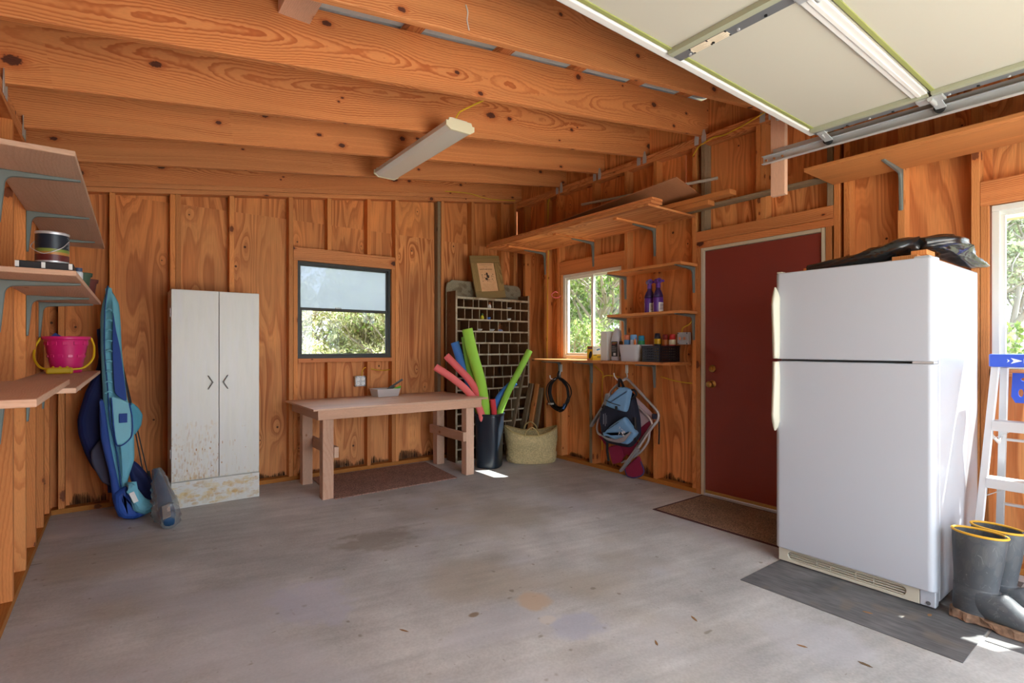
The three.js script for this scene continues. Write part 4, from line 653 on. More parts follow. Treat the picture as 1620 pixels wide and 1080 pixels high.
// ---------------------------------------------------------------- woven basket and leaning planks
{
  const k = thing('woven_basket', 'oval woven straw basket with two loop handles on the floor', 'basket', [3.57, 0, -4.395], -0.64);
  const straw = dataTex(512, 512, 1, 1, (x, y) => { const m = 1 + 0.1 * vnoise(x * 220, y * 60, 5, 220, 60) + 0.07 * vnoise(x * 300, y * 300, 9, 300, 300) + 0.08 * fbm(x * 6, y * 6, 12, 3, 6, 6); return [204 * m, 188 * m, 140 * m]; });
  const sm = std({ map: straw, roughness: 0.9, side: THREE.DoubleSide });
  // coiled rows: each coil bulges out and in, and the stitches twist along it
  const N = 108, ring = (a, c, y, w, bulge = 0, row = 0) => Array.from({ length: N }, (_, i) => { const t = -i / N * 6.28318, n = 1 + w * vnoise(Math.cos(t) * 2.5, Math.sin(t) * 2.5 + y * 9, 4), q = bulge * (1 + 0.35 * Math.sin(i * 6.28318 / 6 + row * 2.4)); return [(a * n + q) * Math.cos(t), y + (y > 0.2 ? (y - 0.2) * 0.55 * (Math.abs(Math.cos(t)) ** 2 - 0.45) : 0), (c * n + q) * Math.sin(t)]; });
  const rings = []; const prof = [[0.0, 0.255, 0.165], [0.03, 0.268, 0.175], [0.09, 0.272, 0.18], [0.13, 0.262, 0.172], [0.17, 0.268, 0.178], [0.23, 0.278, 0.19], [0.29, 0.285, 0.2], [0.335, 0.288, 0.205]];
  const pr = (y) => { let q = 0; while (q < prof.length - 2 && prof[q + 1][0] < y) q++; const f = clamp((y - prof[q][0]) / (prof[q + 1][0] - prof[q][0])); return [lerp(prof[q][1], prof[q + 1][1], f), lerp(prof[q][2], prof[q + 1][2], f)]; };
  rings.push(ring(0.02, 0.014, 0.0, 0));
  const ROWS = 22; for (let r = 0; r < ROWS * 4; r++) { const y = 0.335 * (r + 0.5) / (ROWS * 4), [a, c] = pr(y); rings.push(ring(a, c, y, 0.035, 0.0045 * Math.sin(((r % 4) + 0.5) / 4 * 3.1416), Math.floor(r / 4))); }
  for (let r = ROWS * 2 - 1; r >= 0; r--) { const y = 0.335 * (r + 0.5) / (ROWS * 2), [a, c] = pr(y); rings.push(ring(a - 0.012, c - 0.012, Math.max(0.012, y), 0.035, r % 2 ? -0.003 : 0, Math.floor(r / 2))); } rings.push(ring(0.02, 0.014, 0.012, 0));
  part(k, 'basket_body', loftGeo(rings, false), sm);
  part(k, 'rim_braid', tubeGeo(ring(0.283, 0.2, 0.338, 0.035).filter((_, i) => i % 4 === 0), 0.009, 140, 8, true), paint(190, 168, 112, 0.9));
  for (const s of [1, -1]) part(k, 'handle', tubeGeo([[-0.075, 0.30, s * 0.20], [-0.06, 0.355, s * 0.215], [0, 0.395, s * 0.21], [0.06, 0.355, s * 0.215], [0.075, 0.30, s * 0.20]], 0.007, 30), paint(190, 168, 112, 0.9));
  const planks = [['dark stained plank, longest of those leaning in the corner behind the basket', [3.52, 0.0, -4.80], [3.80, 1.02, -4.84], 0.13, M.grey], ['grey plank leaning second in the corner behind the basket', [3.66, 0.0, -4.74], [3.87, 0.80, -4.76], 0.075, M.grey], ['orange pine strip leaning between grey planks behind the basket', [3.70, 0.0, -4.66], [3.882, 0.80, -4.66], 0.06, M.stud], ['short weathered grey plank leaning nearest the coiled cord', [3.75, 0.0, -4.60], [3.885, 0.76, -4.59], 0.06, M.grey]];
  for (const [label, a, b, w, m] of planks) { const t = thing('leaning_plank', label, 'plank', [0, 0, 0], 0, 'planks leaning in the corner'); const L = V3(a).distanceTo(V3(b)), g = boardGeo(w, 0.022, L, 2, 0.002); const mm = new THREE.Matrix4().lookAt(V3(b), V3(a), new THREE.Vector3(1, 0, 0)); g.applyMatrix4(mm); g.translate((a[0] + b[0]) / 2, (a[1] + b[1]) / 2 + 0.008, (a[2] + b[2]) / 2); part(t, 'plank', g, m); }
}
// ---------------------------------------------------------------- things on the counter and the short shelves
const CT = 1.1085;
const labelTex = (w, h, draw) => canvasTex(w, h, draw);
{
  const tx = labelTex(256, 256, (c) => { c.fillStyle = '#e8e2cf'; c.fillRect(0, 0, 256, 256); c.fillStyle = '#e3b81c'; c.fillRect(0, 150, 256, 106); c.fillStyle = '#f4efe0'; c.fillRect(90, 30, 120, 60); c.fillStyle = '#4b80b0'; c.beginPath(); c.moveTo(100, 60); c.lineTo(190, 40); c.lineTo(200, 66); c.lineTo(110, 86); c.fill(); c.fillStyle = '#1d1b18'; c.fillRect(16, 158, 90, 12); c.fillRect(120, 186, 110, 8); c.fillRect(120, 204, 90, 8); });
  const tx2 = labelTex(128, 256, (c) => { c.fillStyle = '#e3b81c'; c.fillRect(0, 0, 128, 256); c.fillStyle = '#8c2a2a'; c.fillRect(10, 10, 108, 22); c.fillStyle = '#4a4f6a'; c.fillRect(10, 36, 108, 18); c.fillStyle = '#201d1a'; c.beginPath(); c.ellipse(74, 160, 36, 70, 0.3, 0, 7); c.fill(); c.fillStyle = '#d86a5a'; c.fillRect(0, 228, 70, 22); });
  const g = new THREE.BoxGeometry(0.13, 0.137, 0.075), w = std({ color: rgb(226, 214, 170) }), m = shade(new THREE.Mesh(g, [w, std({ map: tx2 }), w, w, std({ map: tx, roughness: 0.6 }), w]));
  m.name = numbered('cardboard_box'); m.position.set(3.725, CT + 0.0685, -3.597); scene.add(m); tag(m, 'small yellow and white product box on the counter below the window', 'box');
  single('paper_roll_box', 'tall plain white carton on the counter beside the grey jug', 'carton', boxGeo(0.105, 0.277, 0.085, 0.006, 2), paint(226, 224, 216, 0.6), [3.755, CT + 0.1385, -3.455]);
  const j = thing('jug', 'grey plastic jug with black label on the counter', 'jug', [3.74, CT, -3.325], 0.3), jm = paint(196, 198, 202, 0.45), rg = (a, c, y) => Array.from({ length: 24 }, (_, i) => { const t = -i / 24 * 6.28318; return [a * Math.sign(Math.cos(t)) * Math.abs(Math.cos(t)) ** 0.6, y, c * Math.sign(Math.sin(t)) * Math.abs(Math.sin(t)) ** 0.6]; });
  part(j, 'body', loftGeo([rg(0.048, 0.04, 0), rg(0.05, 0.042, 0.01), rg(0.05, 0.042, 0.19), rg(0.044, 0.036, 0.23), rg(0.026, 0.024, 0.27), rg(0.022, 0.02, 0.285)]), jm);
  part(j, 'cap', new THREE.CylinderGeometry(0.018, 0.018, 0.022, 20), jm, [0, 0.295, 0]); part(j, 'handle', tubeGeo([[0.02, 0.275, 0], [0.06, 0.285, 0], [0.085, 0.26, 0], [0.075, 0.2, 0], [0.048, 0.17, 0]], 0.011, 24), jm);
  const lt = labelTex(128, 192, (c) => { c.fillStyle = '#1d2022'; c.fillRect(0, 0, 128, 192); c.fillStyle = '#b08a3a'; c.fillRect(14, 14, 100, 10); c.fillStyle = '#a03a30'; c.fillRect(14, 32, 70, 8); c.fillStyle = '#8a8f94'; for (let i = 0; i < 7; i++) c.fillRect(14, 60 + i * 11, 60 + (i * 37) % 40, 4); c.fillStyle = '#d8d8d4'; c.fillRect(40, 146, 52, 34); });
  part(j, 'label', boxGeo(0.076, 0.14, 0.002, 0), std({ map: lt, roughness: 0.5 }), [0, 0.11, 0.0432]);
  const lab2 = part(j, 'label', boxGeo(0.06, 0.14, 0.002, 0), std({ map: lt, roughness: 0.5 }), [-0.0515, 0.11, 0]); lab2.rotation.y = -Math.PI / 2;
}
{ // translucent bin
  const b = thing('storage_bin', 'translucent plastic bin of spray cans on the counter', 'bin', [3.735, CT, -3.095]), clear = phy({ color: rgb(226, 228, 232), transmission: 0.35, thickness: 0, roughness: 0.6, ior: 1.4 });
  const q = (x, z, y) => Array.from({ length: 32 }, (_, i) => { const t = -i / 32 * 6.28318, e = 0.35; return [x * Math.sign(Math.cos(t)) * Math.abs(Math.cos(t)) ** e, y, z * Math.sign(Math.sin(t)) * Math.abs(Math.sin(t)) ** e]; });
  part(b, 'bin_shell', loftGeo([q(0.1, 0.1, 0.003), q(0.103, 0.103, 0), q(0.12, 0.118, 0.145), q(0.125, 0.123, 0.15), q(0.118, 0.116, 0.148), q(0.1, 0.1, 0.004)]), clear);
}
function sprayCan(label, x, z, h, r, body, cap, domed = 0) {
  const t = thing('spray_can', label, 'spray can', [x, CT + 0.005, z], 0, 'spray cans on the counter');
  part(t, 'can', latheGeo([[0, 0], [r * 0.92, 0], [r, 0.005], [r, h * 0.78], [r * 0.8, h * 0.82], [0, h * 0.83]], 24), body); part(t, 'cap', latheGeo([[0, h * 0.8], [r * 0.92, h * 0.8], [r * 0.9, h * (0.96 - domed)], [r * 0.7, h], [0, h]], 24), cap);
  part(t, 'band', new THREE.CylinderGeometry(r * 1.005, r * 1.005, h * 0.12, 24, 1, true), cap, [0, h * 0.55, 0]);
}
sprayCan('blue and orange cup-like can at the left of the translucent bin', 3.70, -3.165, 0.235, 0.03, paint(70, 130, 180, 0.4), paint(206, 120, 84, 0.5));
sprayCan('pale blue capped spray can in the translucent bin', 3.70, -3.09, 0.235, 0.033, paint(196, 208, 226, 0.35), paint(120, 176, 224, 0.4));
sprayCan('green labelled spray can in the translucent bin', 3.72, -3.02, 0.225, 0.03, paint(40, 150, 84, 0.4), paint(40, 150, 190, 0.4));
sprayCan('black and yellow spray can behind the black basket', 3.83, -2.93, 0.245, 0.03, paint(226, 190, 40, 0.4), paint(40, 42, 60, 0.4), 0.1);
sprayCan('dark red capped spray can behind the black basket', 3.855, -2.865, 0.235, 0.027, paint(196, 120, 60, 0.4), paint(150, 44, 40, 0.4));
sprayCan('cream spray can with bright red cap behind the black basket', 3.86, -2.795, 0.235, 0.029, paint(206, 200, 170, 0.4), paint(200, 40, 40, 0.4));
{ const t = thing('squeeze_bottle', 'small bottle with orange nozzle in the translucent bin', 'bottle', [3.66, CT + 0.005, -3.04]); part(t, 'bottle', latheGeo([[0, 0], [0.02, 0], [0.021, 0.1], [0.01, 0.13], [0, 0.13]], 20), paint(226, 210, 190, 0.5)); part(t, 'nozzle', latheGeo([[0.012, 0.128], [0.012, 0.145], [0.006, 0.18], [0.003, 0.2], [0, 0.2]], 16), paint(240, 130, 60, 0.5)); }
{ // black basket: walls with rows of square holes
  const b = thing('storage_basket', 'black plastic basket with square holes on the counter', 'basket', [3.75, CT, -2.832]), bm = phy({ color: rgb(26, 28, 36), roughness: 0.35 });
  const wall = (w, h, nx, ny) => { const s = new THREE.Shape([[-w / 2, 0], [w / 2, 0], [w / 2, h], [-w / 2, h]].map(([a, c]) => new THREE.Vector2(a, c))); for (let i = 0; i < nx; i++) for (let k = 0; k < ny; k++) { const x = -w / 2 + (i + 1) * w / (nx + 1), y = 0.022 + k * (h - 0.045) / (ny - 1), e = 0.0045; s.holes.push(new THREE.Path([[x - e, y - e], [x - e, y + e], [x + e, y + e], [x + e, y - e]].map(([a, c]) => new THREE.Vector2(a, c)))); } return new THREE.ExtrudeGeometry(s, { depth: 0.003, bevelEnabled: false }); };
  const X = 0.138, Z = 0.092, h = 0.135;
  part(b, 'side_wall', wall(2 * X, h, 11, 5), bm, [0, 0, Z - 0.003]); part(b, 'side_wall', wall(2 * X, h, 11, 5), bm, [0, 0, -Z]); for (const s of [-1, 1]) part(b, 'side_wall', wall(2 * Z, h, 8, 5), bm, [s * X, 0, 0], [0, -s * Math.PI / 2, 0]);
  box(b, 'bottom', -X, X, 0, 0.004, -Z, Z, bm, 0.001); part(b, 'rim', merged([boxGeo(2 * X + 0.01, 0.008, 0.008, 0.002).translate(0, h, Z), boxGeo(2 * X + 0.01, 0.008, 0.008, 0.002).translate(0, h, -Z), boxGeo(0.008, 0.008, 2 * Z, 0.002).translate(X, h, 0), boxGeo(0.008, 0.008, 2 * Z, 0.002).translate(-X, h, 0)]), bm);
}
for (const [z, x, turn, label] of [[-2.965, 3.765, -0.5, 'purple hose-end spray bottle nearer the window on the middle short shelf'], [-2.865, 3.755, -0.35, 'purple hose-end spray bottle nearer the red door on the middle short shelf']]) {
  const t = thing('spray_bottle', label, 'spray bottle', [x, 1.5385, z], turn, 'purple spray bottles'), pu = paint(92, 40, 140, 0.4), dp = paint(52, 30, 84, 0.4);
  const tx = labelTex(256, 256, (c) => { c.fillStyle = '#eceae4'; c.fillRect(0, 0, 256, 256); c.fillStyle = '#5b2f8a'; c.fillRect(0, 0, 256, 46); c.fillRect(0, 46, 60, 150); c.fillRect(128, 46, 50, 150); c.fillStyle = '#86c23c'; c.fillRect(0, 200, 256, 56); c.fillStyle = '#7fa66a'; c.beginPath(); c.arc(100, 150, 30, 0, 7); c.arc(220, 150, 28, 0, 7); c.fill(); c.fillStyle = '#3a2a50'; for (let i = 0; i < 4; i++) { c.fillRect(70, 62 + i * 14, 50, 5); c.fillRect(186, 62 + i * 14, 56, 5); } });
  const el = (a, y) => Array.from({ length: 28 }, (_, i) => { const th = -i / 28 * 6.28318; return [a * Math.cos(th), y, a * 0.72 * Math.sin(th)]; });
  part(t, 'body', loftGeo([el(0.042, 0), el(0.047, 0.008), el(0.047, 0.13)]), std({ map: tx, roughness: 0.4 })); part(t, 'shoulder', loftGeo([el(0.047, 0.13), el(0.045, 0.15), el(0.03, 0.185), el(0.021, 0.2), el(0.02, 0.215)]), dp);
  part(t, 'collar', new THREE.CylinderGeometry(0.021, 0.021, 0.03, 20), pu, [0, 0.23, 0]);
  const hd = part(t, 'spray_head', merged([rodGeo([0, 0.24, 0], [0, 0.285, 0], 0.017, 16), rodGeo([0, 0.275, -0.03], [0, 0.275, 0.02], 0.024, 20), rodGeo([0, 0.275, 0], [0.055, 0.278, 0], 0.011, 14)]), pu); part(hd, 'dial_hole', rodGeo([0, 0.275, 0.0195], [0, 0.275, 0.0215], 0.012, 18), dp);
}
// ---------------------------------------------------------------- cord coil, hooks, cables on the right wall
{
  const hookGeo = (pts) => tubeGeo(pts, 0.006, 30, 8);
  const h1 = thing('wall_hook', 'white double hook holding the coiled black cord under the counter', 'hook'); box(h1, 'plate', XR - 0.012, XR - 0.001, 0.965, 1.045, -4.282, -4.25, M.white, 0.003); part(h1, 'prong', hookGeo([[3.889, 0.98, -4.266], [3.87, 0.93, -4.27], [3.83, 0.885, -4.30], [3.80, 0.89, -4.335], [3.80, 0.925, -4.345]]), M.white);
  const h2 = thing('wall_hook', 'white double hook holding the backpack under the counter', 'hook'); box(h2, 'plate', XR - 0.012, XR - 0.001, 0.985, 1.065, -3.352, -3.32, M.white, 0.003); part(h2, 'prong', hookGeo([[3.888, 1.0, -3.336], [3.86, 0.955, -3.30], [3.81, 0.925, -3.29], [3.765, 0.918, -3.32], [3.75, 0.955, -3.36], [3.75, 0.99, -3.37]]), M.white);
  const h3 = thing('wall_hook', 'small pink plastic hook on the stud left of the sliding window', 'hook'); part(h3, 'prong', hookGeo([[3.895, 1.84, -4.325], [3.86, 1.85, -4.33], [3.835, 1.82, -4.36], [3.84, 1.785, -4.33], [3.86, 1.78, -4.28], [3.87, 1.80, -4.25]]), paint(236, 128, 130, 0.5));
  const c = thing('cord_coil', 'coiled black extension cord hanging on a wall hook', 'cord', [3.845, 0.705, -4.262]), pts = [];
  seedState = 33; for (let k = 0; k < 8; k++) { const rz = rr(0.14, 0.19), ry = rr(0.15, 0.195), ox = rr(-0.03, 0.03); for (let i = 0; i < 12; i++) { const t = i / 12 * 6.28318, top = Math.max(0, Math.sin(t)); pts.push([ox + 0.01 * Math.sin(t * 2), 0.195 + (Math.sin(t) - 1) * ry + 0.0, Math.cos(t) * rz * (1 - 0.45 * top ** 3)]); } }
  part(c, 'loops', tubeGeo(pts, 0.006, 620, 7), paint(26, 27, 30, 0.5)); part(c, 'tie', boxGeo(0.05, 0.018, 0.05, 0.006), paint(206, 204, 196, 0.6), [0, -0.10, -0.12]); part(c, 'plug', rodGeo([-0.02, -0.13, 0.10], [-0.02, -0.08, 0.125], 0.014), paint(70, 120, 180, 0.5)); part(c, 'hanging_loop', tubeGeo([[0, 0.195, 0], [0.01, 0.23, 0.0], [0.015, 0.27, -0.005], [0.01, 0.23, -0.02], [0, 0.195, -0.01]], 0.006, 24), paint(26, 27, 30, 0.5));
  const cable = (label, pts2) => single('cable', label, 'cable', tubeGeo(pts2, 0.0045, 60, 7), M.yellowWire, undefined, undefined, 'yellow electric cables');
  cable('yellow cable running up the stud left of the sliding window', [[3.894, 1.07, -4.44], [3.893, 1.12, -4.497], [3.893, 1.5, -4.495], [3.893, 2.0, -4.492], [3.893, 2.32, -4.478], [3.905, 2.36, -4.45]]);
  cable('yellow cable above the long shelf in the corner', [[3.893, 2.50, -4.498], [3.892, 2.7, -4.485], [3.893, 2.87, -4.482], [3.91, 2.92, -4.47]]);
  cable('yellow cable along the wall left of the hanging backpack', [[3.893, 0.945, -3.43], [3.892, 0.952, -3.5], [3.892, 0.95, -3.6], [3.893, 0.90, -3.65], [3.893, 0.6, -3.655], [3.893, 0.2, -3.655]]);
  cable('yellow cable dropping from the counter beside the backpack', [[3.893, 1.05, -3.77], [3.893, 0.98, -3.655], [3.893, 0.92, -3.648]]);
  cable('yellow cable between the studs right of the hanging backpack', [[3.96, 0.965, -2.99], [3.945, 0.94, -2.85], [3.945, 0.925, -2.72], [3.96, 0.925, -2.63]]);
  cable('yellow cable on the top plate above the red door', [[3.89, 3.01, -1.9], [3.885, 3.0, -2.0], [3.885, 2.965, -2.15], [3.885, 2.94, -2.32], [3.886, 2.95, -2.42], [3.888, 2.92, -2.55], [3.90, 2.86, -2.62]]);
  cable('yellow cable above the switch box beside the red door', [[3.86, 1.36, -2.70], [3.85, 1.40, -2.68], [3.88, 1.43, -2.64], [3.893, 1.47, -2.615]]);
  cable('yellow cable lying along the rafter at the top of the back wall', [[2.9, 2.97, -5.085], [3.2, 3.0, -5.082], [3.5, 2.985, -5.082], [3.88, 3.03, -5.082]]);
  cable('yellow cable entering the outlet box under the back window', [[1.955, 0.945, -5.11], [1.955, 0.99, -5.10], [1.975, 1.02, -5.11], [2.0, 1.03, -5.12]]);
  cable('yellow cable in the bay right of the outlet box', [[2.045, 1.02, -5.14], [2.12, 1.0, -5.13], [2.2, 0.995, -5.13], [2.27, 1.0, -5.14]]);
}
// ---------------------------------------------------------------- folding chair and backpack hanging from the second hook
const puff = (pts, th, bev) => { const s = new THREE.Shape(); s.setFromPoints(new THREE.CatmullRomCurve3(pts.map(([a, b]) => new THREE.Vector3(a, b, 0)), true, 'catmullrom', 0.25).getPoints(pts.length * 6).map((p) => new THREE.Vector2(p.x, p.y))); return new THREE.ExtrudeGeometry(s, { depth: Math.max(0.001, th - 2 * bev), bevelEnabled: true, bevelSize: bev, bevelThickness: bev, bevelOffset: -bev, bevelSegments: 4, steps: 1 }); };
{
  const onWall = (par, name, pts, x, th, bev, mat) => part(par, name, puff(pts, th, bev), mat, [x, 0, 0], [0, -Math.PI / 2, 0]);
  const at = (pts, x) => pts.map(([z, y], i) => [x + 0.004 * Math.sin(i * 2), y, z]);
  const ch = thing('folding_chair', 'folded beach chair with aluminium frame and burgundy fabric hanging on the wall', 'chair');
  part(ch, 'frame_tube', tubeGeo(at([[-3.332, 0.914], [-3.275, 0.936], [-3.184, 0.878], [-2.958, 0.698], [-2.914, 0.640], [-2.920, 0.582], [-2.997, 0.494], [-3.198, 0.229], [-3.303, 0.106]], 3.82), 0.0125, 90), M.alu);
  part(ch, 'frame_tube', tubeGeo(at([[-3.416, 0.869], [-3.357, 0.817], [-3.228, 0.732], [-3.052, 0.603], [-3.010, 0.543], [-3.039, 0.487], [-3.342, 0.085]], 3.852), 0.0125, 90), M.alu);
  part(ch, 'frame_tube', tubeGeo(at([[-3.425, 0.874], [-3.515, 0.800], [-3.640, 0.610], [-3.696, 0.439], [-3.688, 0.369], [-3.640, 0.352]], 3.865), 0.011, 60), M.alu);
  part(ch, 'frame_tube', tubeGeo(at([[-3.048, 0.484], [-3.068, 0.374], [-3.148, 0.265], [-3.288, 0.165], [-3.389, 0.125]], 3.872), 0.011, 60), M.alu);
  part(ch, 'arm_rest', barGeo([3.83, 0.64, -3.585], [3.83, 0.43, -3.749], 0.022, 0.04, 0.004, [1, 0, 0]), paint(150, 152, 152, 0.5)); part(ch, 'arm_rest', barGeo([3.80, 0.30, -3.12], [3.80, 0.06, -3.33], 0.022, 0.036, 0.004, [1, 0, 0]), paint(150, 152, 152, 0.5));
  const burg = paint(150, 36, 72, 0.85), pink = paint(226, 202, 208, 0.85);
  onWall(ch, 'seat_panel', [[-3.259, 0.745], [-3.210, 0.762], [-3.000, 0.609], [-3.028, 0.550], [-3.176, 0.484], [-3.190, 0.564]], 3.885, 0.012, 0.004, pink);
  onWall(ch, 'fabric_band', [[-3.168, 0.470], [-3.053, 0.559], [-3.034, 0.519], [-3.154, 0.363], [-3.181, 0.392]], 3.875, 0.016, 0.006, burg);
  onWall(ch, 'fabric_flap', [[-3.529, 0.252], [-3.386, 0.295], [-3.350, 0.213], [-3.364, 0.137], [-3.473, 0.096], [-3.506, 0.164]], 3.86, 0.022, 0.009, burg);
  onWall(ch, 'fabric_flap', [[-3.395, 0.292], [-3.223, 0.353], [-3.181, 0.326], [-3.279, 0.206], [-3.329, 0.209], [-3.366, 0.175]], 3.884, 0.02, 0.008, burg);
  const hf = onWall(ch, 'hanging_flap', [[-3.321, 0.076], [-3.166, 0.222], [-3.132, 0.183], [-3.095, 0.093], [-3.132, 0.045], [-3.215, 0.014], [-3.292, 0.016]], 3.86, 0.022, 0.009, burg);
  part(hf, 'piping', tubeGeo([[-3.321, 0.076, 0.011], [-3.292, 0.016, 0.011], [-3.215, 0.014, 0.011], [-3.132, 0.045, 0.011], [-3.095, 0.093, 0.011], [-3.132, 0.183, 0.011]], 0.006, 40), paint(60, 62, 110, 0.8));
  onWall(ch, 'fabric_flap', [[-3.690, 0.344], [-3.649, 0.385], [-3.586, 0.300], [-3.594, 0.258]], 3.885, 0.012, 0.004, burg);
  part(ch, 'strap', tubeGeo([[3.855, 0.572, -2.932], [3.852, 0.489, -2.928], [3.858, 0.367, -2.936]], 0.007, 20), M.black); part(ch, 'corner_joint', boxGeo(0.03, 0.05, 0.06, 0.01), paint(30, 36, 60, 0.6), [3.835, 0.615, -2.96]);
  const bp = thing('backpack', 'blue grey and black hiking backpack hanging over the folded chair', 'backpack'), blue = paint(122, 172, 216, 0.8), navy = paint(38, 44, 62, 0.85), grey = paint(150, 148, 150, 0.85);
  onWall(bp, 'main_bag', [[-3.539, 0.626], [-3.448, 0.736], [-3.301, 0.852], [-3.175, 0.801], [-3.141, 0.707], [-3.107, 0.582], [-3.100, 0.434], [-3.148, 0.363], [-3.216, 0.304], [-3.478, 0.309], [-3.539, 0.363], [-3.555, 0.464]], 3.80, 0.105, 0.045, navy);
  const lid = onWall(bp, 'top_lid', [[-3.249, 0.869], [-3.135, 0.849], [-3.151, 0.763], [-3.195, 0.641], [-3.423, 0.677], [-3.396, 0.757]], 3.725, 0.06, 0.026, blue);
  part(lid, 'zipper', tubeGeo([[-3.395, 0.735, 0.058], [-3.32, 0.715, 0.061], [-3.22, 0.70, 0.058]], 0.004, 30), M.black); part(lid, 'buckle', boxGeo(0.024, 0.034, 0.012, 0.004), M.black, [-3.275, 0.672, 0.05]);
  onWall(bp, 'side_pocket', [[-3.45, 0.790], [-3.399, 0.793], [-3.395, 0.755], [-3.43, 0.675], [-3.475, 0.687]], 3.735, 0.045, 0.018, grey);
  const pk = onWall(bp, 'front_pocket', [[-3.200, 0.594], [-3.134, 0.543], [-3.054, 0.467], [-3.101, 0.405], [-3.169, 0.349], [-3.273, 0.353], [-3.382, 0.387], [-3.457, 0.403], [-3.360, 0.495]], 3.715, 0.07, 0.03, blue);
  part(pk, 'zipper', tubeGeo([[-3.35, 0.47, 0.069], [-3.29, 0.505, 0.0705], [-3.22, 0.55, 0.069]], 0.0025, 30), M.black);
  part(pk, 'grey_band', puff([[-3.445, 0.404], [-3.375, 0.389], [-3.266, 0.386], [-3.168, 0.423], [-3.095, 0.478], [-3.085, 0.468], [-3.155, 0.385], [-3.215, 0.360], [-3.353, 0.362], [-3.435, 0.390]], 0.016, 0.006), grey, [0, 0, 0.058]);
  seedState = 5; const lg = []; for (let i = 0; i < 9; i++) { const z = -3.19 + rr(-0.04, 0.05), y = 0.47 + rr(-0.03, 0.03); lg.push(tubeGeo([[z, y, 0.0715], [z + rr(-0.03, 0.03), y + rr(-0.02, 0.02), 0.0718], [z + rr(-0.03, 0.03), y + rr(-0.025, 0.025), 0.0715]], 0.0022, 10, 5)); } part(pk, 'embroidered_emblem', merged(lg), paint(206, 214, 222, 0.8));
  const lt = labelTex(256, 256, (c) => { c.fillStyle = '#23283a'; c.fillRect(0, 0, 256, 256); c.fillStyle = '#8f93a0'; c.save(); c.translate(80, 40); c.rotate(Math.PI / 2); c.fillRect(10, 0, 120, 14); c.fillRect(0, -30, 150, 9); c.fillRect(20, -52, 100, 6); c.restore(); });
  const pn = part(bp, 'mesh_panel', new THREE.ShapeGeometry(shapeOf([[-3.49, 0.622], [-3.323, 0.64], [-3.331, 0.539], [-3.396, 0.485], [-3.47, 0.43], [-3.50, 0.519]])), std({ map: lt, roughness: 0.85, side: THREE.DoubleSide }), [3.692, 0, 0], [0, -Math.PI / 2, 0]); { const uv = pn.geometry.attributes.uv; for (let i = 0; i < uv.count; i++) uv.setXY(i, (uv.getX(i) + 3.5) / 0.18, (uv.getY(i) - 0.43) / 0.21); }
  part(bp, 'haul_loop', tubeGeo([[3.72, 0.866, -3.28], [3.742, 0.925, -3.30], [3.752, 0.935, -3.30], [3.735, 0.925, -3.27], [3.70, 0.87, -3.207]], 0.012, 30), M.black);
  part(bp, 'strap', tubeGeo([[3.73, 0.846, -3.158], [3.73, 0.843, -3.105], [3.735, 0.807, -3.09], [3.735, 0.779, -3.117], [3.735, 0.76, -3.144]], 0.011, 24), M.black); part(bp, 'strap', tubeGeo([[3.775, 0.33, -3.478], [3.785, 0.223, -3.486], [3.79, 0.134, -3.475]], 0.012, 20), M.black); part(bp, 'strap', tubeGeo([[3.73, 0.60, -3.10], [3.72, 0.50, -3.085], [3.725, 0.40, -3.10]], 0.014, 20), M.black);
}
